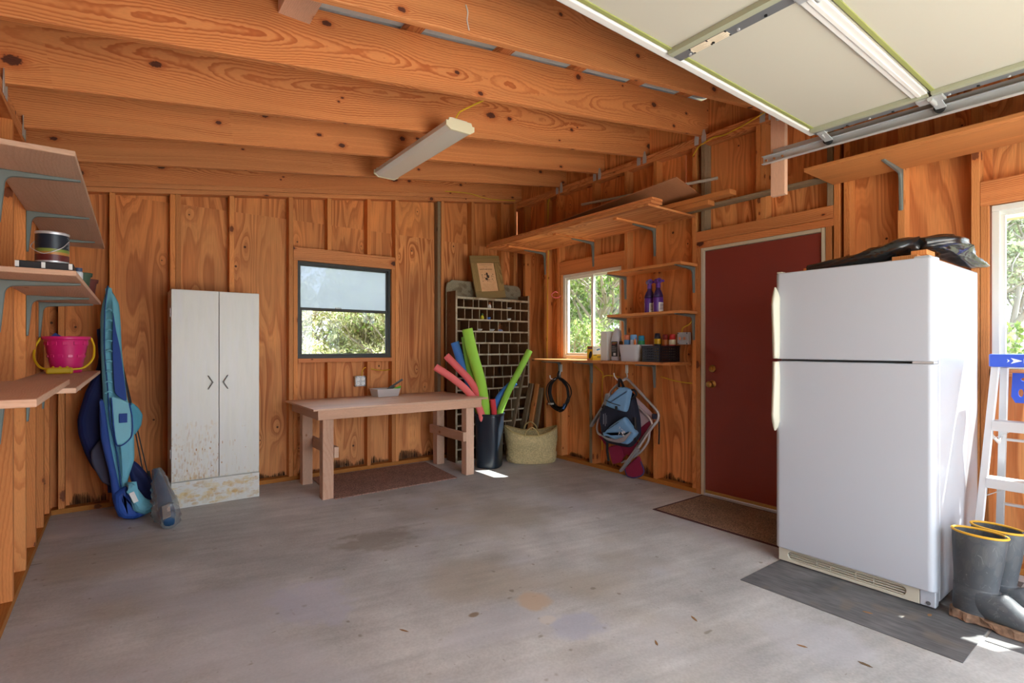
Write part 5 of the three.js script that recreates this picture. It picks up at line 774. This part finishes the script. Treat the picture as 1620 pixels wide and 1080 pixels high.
// ---------------------------------------------------------------- rubber boots
{
  const tx = canvasTex(512, 512, (c, w, h) => { c.fillStyle = '#4a4f54'; c.fillRect(0, 0, w, h); seedState = 71; for (let i = 0; i < 500; i++) { c.globalAlpha = rr(0.05, 0.35); c.strokeStyle = '#b9bdb8'; c.lineWidth = rr(0.5, 2.2); const x = rr(0, w), y = rr(0, h); c.beginPath(); c.moveTo(x, y); c.lineTo(x + rr(-22, 22), y + rr(-14, 14)); c.stroke(); } for (let i = 0; i < 300; i++) { c.globalAlpha = rr(0.04, 0.14); c.fillStyle = rnd() < 0.6 ? '#8c8a80' : '#2a2e32'; c.beginPath(); c.arc(rr(0, w), rr(0, h), rr(2, 26), 0, 7); c.fill(); } c.globalAlpha = 1; });
  const rub = std({ map: tx, roughness: 0.5 }), mud = std({ map: dataTex(128, 128, 0.2, 0.2, (x, y) => { const m = 1 + 0.5 * fbm(x * 8, y * 8, 3, 4, 8, 8); return [140 * m, 112 * m, 90 * m]; }), roughness: 0.95 }), yel = paint(226, 172, 48, 0.55);
  for (const [x, z, turn, label] of [[3.075, -0.61, -0.12, 'black rubber boot with yellow rim, nearer one beside the refrigerator'], [3.225, -0.575, -0.2, 'black rubber boot with yellow rim, farther one towards the wall']]) {
    const b = thing('rubber_boot', label, 'boot', [x, 0.0045, z], turn, 'pair of rubber boots'), K = 36;
    const rows = [[0.40, 0.005, 0.062, 0.098, 0], [0.36, 0.003, 0.062, 0.096, 0], [0.28, 0, 0.06, 0.09, 0], [0.20, -0.005, 0.056, 0.082, 0.02], [0.15, -0.008, 0.053, 0.08, 0.12], [0.12, 0.005, 0.052, 0.088, 0.45], [0.10, 0.04, 0.052, 0.085, 0.85], [0.085, 0.085, 0.053, 0.072, 1.2], [0.072, 0.13, 0.055, 0.058, 1.42], [0.062, 0.175, 0.054, 0.045, 1.5], [0.052, 0.215, 0.045, 0.034, 1.55], [0.045, 0.24, 0.026, 0.02, 1.57], [0.042, 0.247, 0.006, 0.006, 1.57]];
    const ring = ([y, zc, rx, rz, ph]) => Array.from({ length: K }, (_, i) => { const t = -i / K * 6.28318, u = Math.cos(t) * rx, v = Math.sin(t) * rz; return [u, Math.max(0.012, y + v * Math.sin(ph) * -1 * -1), zc + v * Math.cos(ph)]; });
    const inner = [[0.40, 0.005, 0.058, 0.094, 0], [0.30, 0.002, 0.057, 0.088, 0], [0.16, -0.005, 0.05, 0.07, 0]].reverse();
    part(b, 'upper', loftGeo([...inner.map(ring), ...rows.map(ring)]), rub);
    part(b, 'heel_counter', loftGeo([[0.012, -0.02, 0.044, 0.068, 0], [0.05, -0.018, 0.05, 0.074, 0], [0.11, -0.012, 0.053, 0.078, 0], [0.16, -0.008, 0.054, 0.08, 0]].map(ring)), rub);
    part(b, 'rim', tubeGeo(ring([0.40, 0.005, 0.062, 0.098, 0]).filter((_, i) => i % 2 === 0), 0.0055, 72, 8, true), yel);
    part(b, 'pull_tab', boxGeo(0.02, 0.05, 0.006, 0.002), rub, [0, 0.385, 0.094]);
    const so = new THREE.Shape(); so.setFromPoints(new THREE.SplineCurve([[0, -0.098], [0.042, -0.085], [0.05, -0.03], [0.044, 0.03], [0.054, 0.12], [0.05, 0.2], [0.026, 0.25], [0, 0.256], [-0.026, 0.25], [-0.05, 0.2], [-0.054, 0.12], [-0.044, 0.03], [-0.05, -0.03], [-0.042, -0.085]].map(([a, c]) => new THREE.Vector2(a, c))).getPoints(80));
    const sg = new THREE.ExtrudeGeometry(so, { depth: 0.03, bevelEnabled: true, bevelSize: 0.004, bevelThickness: 0.004, bevelSegments: 2 }); sg.rotateX(Math.PI / 2); sg.translate(0, 0.036, 0); { const p = sg.attributes.position; for (let i = 0; i < p.count; i++) { const n = 0.006 * vnoise(p.getX(i) * 60, p.getZ(i) * 60 + p.getY(i) * 90, 5); p.setXYZ(i, p.getX(i) + n, Math.max(0, p.getY(i) + n), p.getZ(i) + n); } sg.computeVertexNormals(); uvBox(sg, 2); }
    part(b, 'muddy_sole', sg, mud);
  }
}
// ---------------------------------------------------------------- stepladder
{
  const l = thing('stepladder', 'short aluminium stepladder with blue top under the right window', 'ladder'), blue = paint(52, 84, 190, 0.45);
  const rail = (a, b) => merged([barGeo(a, b, 0.05, 0.006, 0.002, [0, 0, 1]), barGeo([a[0] - 0.024, a[1], a[2]], [b[0] - 0.024, b[1], b[2]], 0.006, 0.03, 0.002, [0, 0, 1]), barGeo([a[0] + 0.024, a[1], a[2]], [b[0] + 0.024, b[1], b[2]], 0.006, 0.022, 0.002, [0, 0, 1])]);
  const F = (s, y) => [3.60 - (1.17 - y) * 0.13, y, -0.455 + s * (0.185 + (1.17 - y) * 0.055)], R = (s, y) => [3.67 + (1.17 - y) * 0.14, y, -0.455 + s * (0.165 + (1.17 - y) * 0.045)];
  for (const s of [-1, 1]) { part(l, 'front_rail', rail(F(s, 1.15), F(s, 0.012)), M.alu); part(l, 'rear_rail', rail(R(s, 1.13), R(s, 0.012)), M.alu); part(l, 'foot', boxGeo(0.07, 0.03, 0.035, 0.006), M.black, [F(s, 0.02)[0], 0.02, F(s, 0.02)[2]]); part(l, 'foot', boxGeo(0.05, 0.03, 0.03, 0.006), M.black, [R(s, 0.02)[0], 0.02, R(s, 0.02)[2]]); }
  for (const y of [0.29, 0.575, 0.86]) { const a = F(-1, y), b = F(1, y); part(l, 'step', merged([boxGeo(0.085, 0.006, b[2] - a[2] - 0.02, 0.002).translate(a[0] + 0.012, y, -0.455), boxGeo(0.005, 0.05, b[2] - a[2] - 0.02, 0.002).translate(a[0] - 0.031, y - 0.022, -0.455), boxGeo(0.005, 0.03, b[2] - a[2] - 0.02, 0.002).translate(a[0] + 0.053, y - 0.014, -0.455)]), M.alu); for (const s of [-1, 1]) part(l, 'brace', barGeo([a[0] - 0.01, y - 0.09, -0.455 + s * (Math.abs(a[2] + 0.455) - 0.01)], [a[0] - 0.01, y - 0.03, -0.455 + s * (Math.abs(a[2] + 0.455) - 0.1)], 0.022, 0.003), M.alu); }
  for (const s of [-1, 1]) part(l, 'spreader', merged([barGeo([F(s, 0.8)[0], 0.8, F(s, 0.8)[2] * 1], [3.64, 0.74, R(s, 0.76)[2]], 0.005, 0.018), barGeo([3.64, 0.74, R(s, 0.76)[2]], [R(s, 0.78)[0], 0.78, R(s, 0.78)[2]], 0.005, 0.018)]), M.alu);
  for (const y of [0.4, 0.75]) part(l, 'rear_bar', barGeo(R(-1, y), R(1, y), 0.03, 0.012), M.alu);
  const top = part(l, 'top_cap', prismY(rrShape(0.17, 0.42, [0.02, 0.02, 0.02, 0.02]), 1.135, 1.2, 0.006), blue, [3.635, 0, -0.455]);
  const tx = canvasTex(512, 96, (c) => { c.fillStyle = '#3454be'; c.fillRect(0, 0, 512, 96); c.fillStyle = '#f0f2f6'; c.beginPath(); c.moveTo(96, 20); c.lineTo(150, 48); c.lineTo(96, 76); c.lineTo(110, 48); c.fill(); c.beginPath(); c.moveTo(78, 30); c.lineTo(92, 48); c.lineTo(78, 66); c.lineTo(84, 48); c.fill(); c.font = 'bold 58px sans-serif'; c.fillText('LO', 152, 69); });
  part(top, 'maker_name', boxGeo(0.4, 0.05, 0.001, 0), std({ map: tx, roughness: 0.45 }), [-0.0855, 1.167, 0], [0, -Math.PI / 2, 0]);
  const hp = shapeOf([[-0.14, 0], [0.14, 0], [0.145, -0.12], [0.13, -0.15], [-0.13, -0.15], [-0.145, -0.12]]); for (const [x, y, rx, ry] of [[-0.1, -0.03, 0.012, 0.01], [0.1, -0.03, 0.012, 0.01], [-0.11, -0.1, 0.012, 0.022], [0.11, -0.1, 0.012, 0.022], [0, -0.08, 0.035, 0.035]]) { const h = new THREE.Path(); h.absellipse(x, y, rx, ry, 0, 6.28318); hp.holes.push(h); }
  part(l, 'tool_tray', new THREE.ExtrudeGeometry(hp, { depth: 0.006, bevelEnabled: true, bevelSize: 0.002, bevelThickness: 0.002, bevelSegments: 1 }), blue, [3.70, 1.10, -0.455], [0, -Math.PI / 2, 0]);
}
// ---------------------------------------------------------------- things on the left shelves
{
  const tx = canvasTex(512, 256, (c) => {
    c.fillStyle = '#17232f'; c.fillRect(0, 0, 512, 256); c.fillStyle = '#7a8a3c'; c.fillRect(0, 140, 512, 32); c.fillStyle = '#b07a3a'; c.fillRect(0, 170, 512, 26); c.fillStyle = '#5f2320'; c.fillRect(0, 196, 512, 60); c.fillStyle = '#c9c2ae'; c.fillRect(300, 0, 96, 256); c.fillStyle = '#20262a'; c.fillRect(306, 20, 66, 60);
    c.fillStyle = '#9aa4ac'; for (let i = 0; i < 7; i++) c.fillRect(130 - (i % 3) * 8, 58 + i * 11, 60 + (i % 3) * 16, 4); c.strokeStyle = '#c8ccd0'; c.lineWidth = 3; c.beginPath(); c.moveTo(120, 12); c.lineTo(240, 150); c.stroke(); c.fillStyle = '#8c8a80'; for (let i = 0; i < 8; i++) c.fillRect(312, 100 + i * 14, 60, 5);
  });
  const t = thing('paint_can', 'small paint can with dark landscape label on the middle left shelf', 'can', [-0.215, 1.5685, -2.80], -0.35);
  part(t, 'label_wrap', new THREE.CylinderGeometry(0.053, 0.053, 0.105, 40, 1, true), std({ map: tx, roughness: 0.4 }), [0, 0.063, 0]); part(t, 'can', latheGeo([[0, 0], [0.05, 0], [0.054, 0.003], [0.0525, 0.01], [0.0525, 0.118], [0.055, 0.122], [0.053, 0.127], [0.045, 0.126], [0.044, 0.12], [0, 0.119]], 36), M.alu);
  part(t, 'handle', tubeGeo([[-0.056, 0.095, 0], [-0.05, 0.06, 0.045], [0, 0.035, 0.062], [0.05, 0.06, 0.045], [0.056, 0.095, 0]], 0.0016, 30, 6), M.alu);
  const k = thing('small_case', 'flat black case under the paint can', 'case', [-0.23, 1.5365, -2.79]); box(k, 'case', -0.085, 0.085, 0, 0.031, -0.075, 0.075, M.black, 0.004); for (const x of [-0.08, -0.005, 0.076]) box(k, 'clip', x - 0.006, x + 0.006, 0.006, 0.029, 0.075, 0.078, M.white, 0.001);
  const jar = thing('small_jar', 'tiny white labelled jar on the middle left shelf', 'jar', [-0.15, 1.5365, -3.15]); part(jar, 'jar', latheGeo([[0, 0], [0.016, 0], [0.016, 0.045], [0.012, 0.05], [0, 0.05]], 18), paint(206, 210, 214, 0.5)); part(jar, 'lid', new THREE.CylinderGeometry(0.014, 0.014, 0.016, 18), paint(60, 80, 110, 0.5), [0, 0.058, 0]);
  for (const [z, x, col, label, s] of [[-3.55, -0.155, [60, 84, 66], 'small green plant pot on the middle left shelf', 1], [-4.0, -0.148, [96, 42, 36], 'small reddish plant pot at the far end of the middle left shelf', 1.15]]) { const p = thing('plant_pot', label, 'pot', [x, 1.5365, z]); part(p, 'pot', latheGeo([[0, 0], [0.026 * s, 0], [0.036 * s, 0.07 * s], [0.042 * s, 0.07 * s], [0.044 * s, 0.088 * s], [0.04 * s, 0.088 * s], [0.034 * s, 0.07 * s], [0.024 * s, 0.004], [0, 0.004]], 28), paint(...col, 0.7)); }
  const b = thing('toy_bucket', 'pink sand bucket with yellow handle on the lowest left shelf', 'bucket', [-0.262, 1.0755, -4.28]), pk = phy({ color: rgb(222, 34, 120), roughness: 0.4, clearcoat: 0.2 }), yl = paint(226, 190, 30, 0.5);
  const bk = part(b, 'pail', latheGeo([[0, 0.002], [0.07, 0], [0.074, 0.004], [0.082, 0.06], [0.084, 0.062], [0.092, 0.12], [0.095, 0.122], [0.106, 0.205], [0.118, 0.206], [0.12, 0.212], [0.119, 0.226], [0.112, 0.226], [0.102, 0.2], [0.07, 0.006], [0, 0.006]], 48), pk);
  for (let i = 0; i < 12; i++) { const a = i / 12 * 6.28318; part(bk, 'battlement', boxGeo(0.028, 0.022, 0.006, 0.002), pk, [Math.sin(a) * 0.1035, 0.183, Math.cos(a) * 0.1035], [0, a, 0]); const a2 = a + 0.26; part(bk, 'battlement', boxGeo(0.026, 0.018, 0.006, 0.002), pk, [Math.sin(a2) * 0.0905, 0.105, Math.cos(a2) * 0.0905], [0, a2, 0]); }
  const hd = part(b, 'handle', tubeGeo([[-0.12, 0.216, 0.01], [-0.142, 0.16, 0.04], [-0.14, 0.09, 0.1], [-0.10, 0.035, 0.16], [0, 0.025, 0.185], [0.09, 0.035, 0.16], [0.132, 0.09, 0.1], [0.135, 0.16, 0.04], [0.12, 0.216, 0.01]], 0.0065, 60), yl);
  part(hd, 'grip', uvBox(boxGeo(0.125, 0.038, 0.028, 0.012, 3), 0), yl, [-0.02, 0.02, 0.185]); for (let i = 0; i < 3; i++) part(hd, 'knob', new THREE.SphereGeometry(0.007, 10, 8), yl, [-0.05 + i * 0.032, 0.04, 0.18]);
  const sc = thing('toy_shovel', 'blue toy blade poking out of the pink bucket', 'toy', [-0.29, 1.2, -4.30]); part(sc, 'blade', extrude([[-0.03, 0], [0.03, 0], [0.034, 0.10], [0, 0.135], [-0.03, 0.11]], 0.006, 0.002), paint(40, 72, 160, 0.5), [0, -0.01, 0], [0, 0, 0.2]);
}
// ---------------------------------------------------------------- folded blue float lounge, rods, bagged roll
{
  const L = thing('pool_lounge', 'folded teal and blue padded pool lounge leaning in the left back corner', 'lounge'), teal = paint(116, 190, 210, 0.7), tealD = paint(86, 164, 186, 0.75), royal = paint(34, 72, 150, 0.7), navy = paint(14, 30, 84, 0.75), mesh = paint(74, 74, 92, 0.9);
  const face = (par, n, pts, z, th, bev, mat, tilt = 0) => part(par, n, puff(pts, th, bev), mat, [0, 0, z], [tilt, 0, 0]);
  // the cushion leans back: it is tilted about its foot
  const tlt = -0.12, z0 = -4.62;
  const cu = face(L, 'cushion', [[-0.068, 1.69], [-0.045, 1.665], [0.0, 1.56], [0.01, 1.41], [0.018, 1.2], [0.048, 0.866], [0.085, 0.70], [0.09, 0.42], [0.06, 0.30], [0.02, 0.12], [-0.02, 0.17], [-0.035, 0.32], [-0.07, 0.56], [-0.09, 0.80], [-0.096, 0.95], [-0.107, 1.214], [-0.109, 1.459], [-0.098, 1.56]], z0 - 0.10, 0.10, 0.03, teal, tlt);
  part(cu, 'piping', tubeGeo([[-0.066, 1.685, 0.098], [-0.082, 1.50, 0.102], [-0.083, 1.2, 0.103], [-0.066, 0.95, 0.103], [-0.05, 0.70, 0.103], [-0.01, 0.45, 0.102], [0.015, 0.2, 0.1]], 0.0045, 60), paint(24, 70, 130, 0.7));
  part(cu, 'mesh_inset', puff([[-0.035, 1.486], [-0.016, 1.350], [0.008, 1.205], [0.044, 0.846], [-0.022, 0.897], [-0.033, 1.026], [-0.039, 1.213]], 0.012, 0.004), royal, [0, 0, 0.095]);
  for (let i = 0; i < 9; i++) part(cu, 'quilt_rib', tubeGeo([[-0.08, 1.50 - i * 0.075, 0.098], [-0.06, 1.51 - i * 0.075, 0.104], [-0.04, 1.50 - i * 0.075, 0.099]], 0.007, 10, 7), teal);
  const pk = part(cu, 'pocket', puff([[-0.045, 0.865], [0.06, 0.82], [0.076, 0.712], [0.07, 0.575], [-0.014, 0.531]], 0.03, 0.01), paint(136, 204, 220, 0.7), [0, 0, 0.092]); part(pk, 'patch', boxGeo(0.048, 0.066, 0.004, 0.0015), royal, [0.024, 0.715, 0.031]); part(pk, 'piping', tubeGeo([[-0.045, 0.865, 0.026], [-0.014, 0.531, 0.028], [0.07, 0.575, 0.026], [0.076, 0.712, 0.026], [0.06, 0.82, 0.026]], 0.004, 50), royal);
  face(L, 'arm_pad', [[0.07, 0.82], [0.115, 0.785], [0.142, 0.726], [0.133, 0.651], [0.087, 0.585]], z0 - 0.13, 0.06, 0.022, tealD, tlt);
  face(L, 'back_shell', [[-0.10, 1.40], [-0.13, 1.1], [-0.20, 0.9], [-0.241, 0.715], [-0.234, 0.598], [-0.199, 0.467], [-0.157, 0.36], [-0.098, 0.27], [-0.02, 0.14], [0.0, 0.4], [-0.03, 0.9], [-0.06, 1.3]], z0 - 0.24, 0.13, 0.05, navy, tlt);
  face(L, 'grey_mesh', [[-0.085, 0.60], [-0.158, 0.497], [-0.151, 0.397], [-0.098, 0.271], [-0.047, 0.236], [-0.02, 0.30], [-0.05, 0.45]], z0 - 0.115, 0.04, 0.015, mesh, tlt);
  face(L, 'side_trim', [[-0.11, 0.86], [-0.085, 0.84], [-0.05, 0.55], [0.0, 0.25], [0.04, 0.08], [0.1, 0.03], [0.09, 0.005], [0.0, 0.03], [-0.035, 0.14], [-0.055, 0.33], [-0.105, 0.60]], z0 - 0.05, 0.075, 0.02, royal, tlt * 0.5);
  face(L, 'foot_bulb', [[-0.028, 0.20], [-0.022, 0.09], [0.02, 0.02], [0.091, 0.003], [0.16, 0.025], [0.12, 0.13], [0.04, 0.24]], z0 - 0.03, 0.11, 0.045, paint(44, 86, 172, 0.65));
  const ro = face(L, 'rolled_pillow', [[0.045, 0.27], [0.083, 0.262], [0.149, 0.15], [0.205, 0.11], [0.20, 0.06], [0.15, 0.035], [0.08, 0.08]], z0 + 0.02, 0.13, 0.055, teal); part(ro, 'care_tag', boxGeo(0.03, 0.075, 0.002, 0), M.white, [0.082, 0.19, 0.115], [-0.3, 0, 0.35]);
  face(L, 'folded_wing', [[0.051, 0.424], [0.115, 0.37], [0.191, 0.255], [0.232, 0.138], [0.222, 0.06], [0.168, 0.06], [0.07, 0.256]], z0 - 0.10, 0.07, 0.025, navy, tlt);
  for (const [a, b, r, label] of [[[-0.01, 1.30, -4.93], [0.19, 0.0, -4.72], 0.006, 'black rod leaning nearest the blue lounge'], [[0.03, 1.05, -4.95], [0.225, 0.0, -4.76], 0.005, 'thin dark rod leaning between the lounge and the white cabinet']]) { const t = thing('rod', label, 'rod', [0, 0, 0], 0, 'rods beside the lounge'); part(t, 'shaft', rodGeo(a, b, r, 10, r * 0.6), paint(22, 24, 30, 0.4)); part(t, 'grip', rodGeo([lerp(b[0], a[0], 0.02), 0.02, lerp(b[2], a[2], 0.02)], [lerp(b[0], a[0], 0.24), 0.3, lerp(b[2], a[2], 0.24)], r * 1.7, 12), M.black); }
  const g = thing('bagged_roll', 'clear plastic bag holding a blue roll beside the white cabinet', 'bag', [0, 0, 0]), film = phy({ color: rgb(214, 218, 220), transmission: 0.82, thickness: 0, roughness: 0.16, ior: 1.45 });
  const path = [[0.218, 0.345, -4.58], [0.235, 0.26, -4.50], [0.255, 0.16, -4.42], [0.268, 0.085, -4.33], [0.272, 0.05, -4.22]], c2 = new THREE.CatmullRomCurve3(path.map(V3)), rad = [0.026, 0.05, 0.066, 0.07, 0.05];
  const skin = (k, rough, seed) => { const rings = []; for (let j = 0; j <= 24; j++) { const u = j / 24, p = c2.getPoint(u), tn = c2.getTangent(u), sx = new THREE.Vector3(1, 0, 0), up = new THREE.Vector3().crossVectors(tn, sx).normalize(), q = u * 4, i0 = Math.min(3, Math.floor(q)), R = lerp(rad[i0], rad[i0 + 1], q - i0) * k; rings.push(Array.from({ length: 20 }, (_, i) => { const a = i / 20 * 6.28318, n = 1 + rough * vnoise(Math.cos(a) * 3 + 4, Math.sin(a) * 3 + u * 12, seed), v = p.clone().addScaledVector(sx, Math.cos(a) * R * n).addScaledVector(up, Math.sin(a) * R * n); return [v.x, Math.max(0.001, v.y), v.z]; })); } return loftGeo(rings); };
  part(g, 'blue_roll', skin(0.66, 0.08, 3), paint(32, 78, 120, 0.6)); part(g, 'clear_bag', skin(1.06, 0.34, 9), film); part(g, 'paper_insert', boxGeo(0.05, 0.002, 0.12, 0.0005), paint(206, 190, 176, 0.7), [0.258, 0.115, -4.26], [0.55, 0, 0.5]);
}
// ---------------------------------------------------------------- trees and brush beyond the windows
{
  const leaf = new THREE.BufferGeometry(); leaf.setAttribute('position', new THREE.Float32BufferAttribute([0, 0, 0, 0.022, 0.035, 0.004, 0, 0.08, 0.01, -0.022, 0.035, 0.004], 3)); leaf.setAttribute('uv', new THREE.Float32BufferAttribute([0.5, 0, 1, 0.5, 0.5, 1, 0, 0.5], 2)); leaf.setIndex([0, 1, 2, 0, 2, 3]); leaf.computeVertexNormals();
  const bark = paint(168, 162, 154, 0.9), leafMat = phy({ color: 0xffffff, roughness: 0.95, side: THREE.DoubleSide, transmission: 0.4, thickness: 0 });
  const up = new THREE.Vector3(0, 1, 0);
  function tree(name, label, x, z, h, spread, nLeaf, cols, seed, trunks = 1, leafScale = 1) {
    seedState = seed; const t = thing(name, label, name === 'tree' ? 'tree' : 'bush', [x, -0.13, z], 0, 'trees and brush outside'), wood = [], tips = [];
    const grow = (p, dir, len, r, depth) => {
      const q = p.clone().addScaledVector(dir, len), m = p.clone().lerp(q, 0.5).add(new THREE.Vector3(rr(-1, 1), rr(-0.3, 0.6), rr(-1, 1)).multiplyScalar(len * 0.1));
      wood.push(new THREE.TubeGeometry(new THREE.CatmullRomCurve3([p, m, q]), 4, r, 5)); if (depth < 3) tips.push([m, q, len]);
      if (depth > 0) for (let i = 0; i < (depth > 2 ? 4 : 3); i++) grow(rnd() < 0.6 ? q : m, dir.clone().add(new THREE.Vector3(rr(-1, 1) * spread, rr(-0.25, 0.7), rr(-1, 1) * spread)).normalize(), len * rr(0.6, 0.85), r * 0.6, depth - 1);
    };
    for (let k = 0; k < trunks; k++) grow(new THREE.Vector3(rr(-0.5, 0.5) * (trunks - 1), 0, rr(-0.5, 0.5) * (trunks - 1)), new THREE.Vector3(rr(-0.3, 0.3), 1, rr(-0.3, 0.3)).normalize(), h * 0.34, h * 0.016, 4);
    part(t, 'branches', merged(wood), bark);
    const im = new THREE.InstancedMesh(leaf, leafMat, nLeaf), M4 = new THREE.Matrix4(), Q = new THREE.Quaternion(), E = new THREE.Euler(), C = new THREE.Color();
    for (let i = 0; i < nLeaf; i++) { const [a, b, len] = tips[Math.floor(rnd() * tips.length)], p = a.clone().lerp(b, rr(0.2, 1.15)).add(new THREE.Vector3(rr(-1, 1), rr(-1, 1), rr(-1, 1)).multiplyScalar(len * 0.28)); E.set(rr(0, 6.3), rr(0, 6.3), rr(0, 6.3)); Q.setFromEuler(E); const s = rr(0.7, 1.5) * leafScale; p.y = Math.max(0.1, p.y); M4.compose(p, Q, new THREE.Vector3(s, s, s)); im.setMatrixAt(i, M4); const c = cols[Math.floor(rnd() * cols.length)], v = rr(0.8, 1.2); C.set(`rgb(${Math.min(255, c[0] * v) | 0},${Math.min(255, c[1] * v) | 0},${Math.min(255, c[2] * v) | 0})`); im.setColorAt(i, C); }
    im.name = 'leaves'; im.userData.kind = 'stuff'; shade(im); t.add(im);
  }
  const pale = [[184, 188, 140], [160, 172, 112], [200, 196, 160]], green = [[128, 156, 84], [148, 168, 98], [168, 180, 122], [110, 140, 72]];
  tree('bush', 'pale leafy brush with whitish stems nearest the back window', 3.3, -9.2, 2.6, 0.9, 16000, pale, 101, 4, 0.75);
  tree('bush', 'greener brush at the right of the back window view', 4.8, -10.0, 2.8, 0.9, 16000, [...pale, [140, 170, 92]], 103, 4, 0.8);
  tree('bush', 'dry brush at the left of the back window view', 1.9, -10.6, 2.8, 0.9, 16000, pale, 105, 4, 0.85);
  tree('bush', 'thicket in the middle distance behind the back window', 3.6, -12.2, 3.6, 0.9, 20000, pale, 107, 5, 1.1);
  tree('bush', 'distant thicket behind the back window, to the right', 6.2, -13.0, 4.2, 0.9, 20000, pale, 119, 5, 1.2);
  tree('bush', 'distant thicket behind the back window, to the left', 1.2, -14.0, 4.2, 0.9, 20000, pale, 121, 5, 1.2);
  tree('bush', 'low pale scrub close behind the back window', 2.6, -8.0, 1.7, 1.0, 9000, pale, 123, 4, 0.6);
  tree('bush', 'low scrub close behind the sliding window', 6.9, -7.3, 2.0, 1.0, 12000, green, 125, 4, 0.7);
  tree('bush', 'dense scrub in the middle distance behind the sliding window', 9.2, -10.2, 3.6, 1.0, 16000, green, 127, 4, 1.0);
  tree('tree', 'leafy green tree close behind the sliding window', 8.0, -8.0, 4.6, 0.9, 20000, green, 109, 2, 0.9);
  tree('tree', 'taller green tree farther behind the sliding window', 11.8, -10.6, 6.5, 0.9, 20000, green, 111, 3, 1.1);
  tree('bush', 'low green bush at the right behind the sliding window', 9.8, -7.4, 3.2, 0.9, 9000, green, 113, 3, 0.9);
  tree('tree', 'grey green tree behind the window by the stepladder', 12.5, -2.3, 5.2, 0.9, 12000, [[160, 172, 140], [176, 184, 156], [144, 158, 120]], 115, 2, 1);
  tree('bush', 'green bush low behind the window by the stepladder', 10.6, -1.9, 1.8, 0.9, 6000, green, 117, 2, 0.8);
  const c = thing('porch_canopy', 'pale slatted porch roof outside the window by the stepladder', 'canopy');
  for (let i = 0; i < 4; i++) box(c, 'slat', 6.0 + i * 0.42, 6.12 + i * 0.42, 2.55, 2.6, -3.2, 1.6, paint(222, 214, 190, 0.7)); for (const z of [-3.0, 1.4]) box(c, 'beam', 5.9, 7.5, 2.44, 2.55, z - 0.05, z + 0.05, paint(206, 200, 184, 0.7)); for (const z of [-3.0, 1.4]) for (const x of [6.0, 7.4]) box(c, 'post', x - 0.045, x + 0.045, -0.13, 2.44, z - 0.045, z + 0.045, paint(206, 200, 184, 0.7));
}
// ---------------------------------------------------------------- scattered dry leaves on the slab
{
  seedState = 201; const leaf = extrude([[0, 0], [0.006, 0.012], [0.004, 0.03], [0, 0.038], [-0.005, 0.028], [-0.006, 0.012]], 0.0012).rotateX(-Math.PI / 2), mats = [paint(150, 112, 72, 0.9), paint(110, 88, 62, 0.9)];
  const at = [[2.10, -1.42, 'dry brown leaf on the slab left of the rubber mat'], [2.26, -0.98, 'curled dry leaf on the slab in front of the rubber mat'], [2.32, -0.82, 'flat dry leaf on the slab nearest the camera'], [1.78, -1.36, 'dark leaf scrap on the slab near the sandy patch'], [2.78, -0.92, 'pale leaf scrap on the rubber mat'], [2.96, -0.76, 'twisted brown leaf on the rubber mat by the refrigerator foot'], [0.98, -2.12, 'small dark leaf scrap in the middle of the slab']];
  for (const [x, z, label] of at) { const m = single('dry_leaf', label, 'leaf', leaf, mats, [x, x > 2.63 ? 0.0045 : 0.0006, z], [0, rr(0, 6.2), 0], 'dry leaves on the floor'); m.scale.set(rr(0.7, 1.4), 1, rr(0.8, 1.5)); }
}
renderer.render(scene, camera);
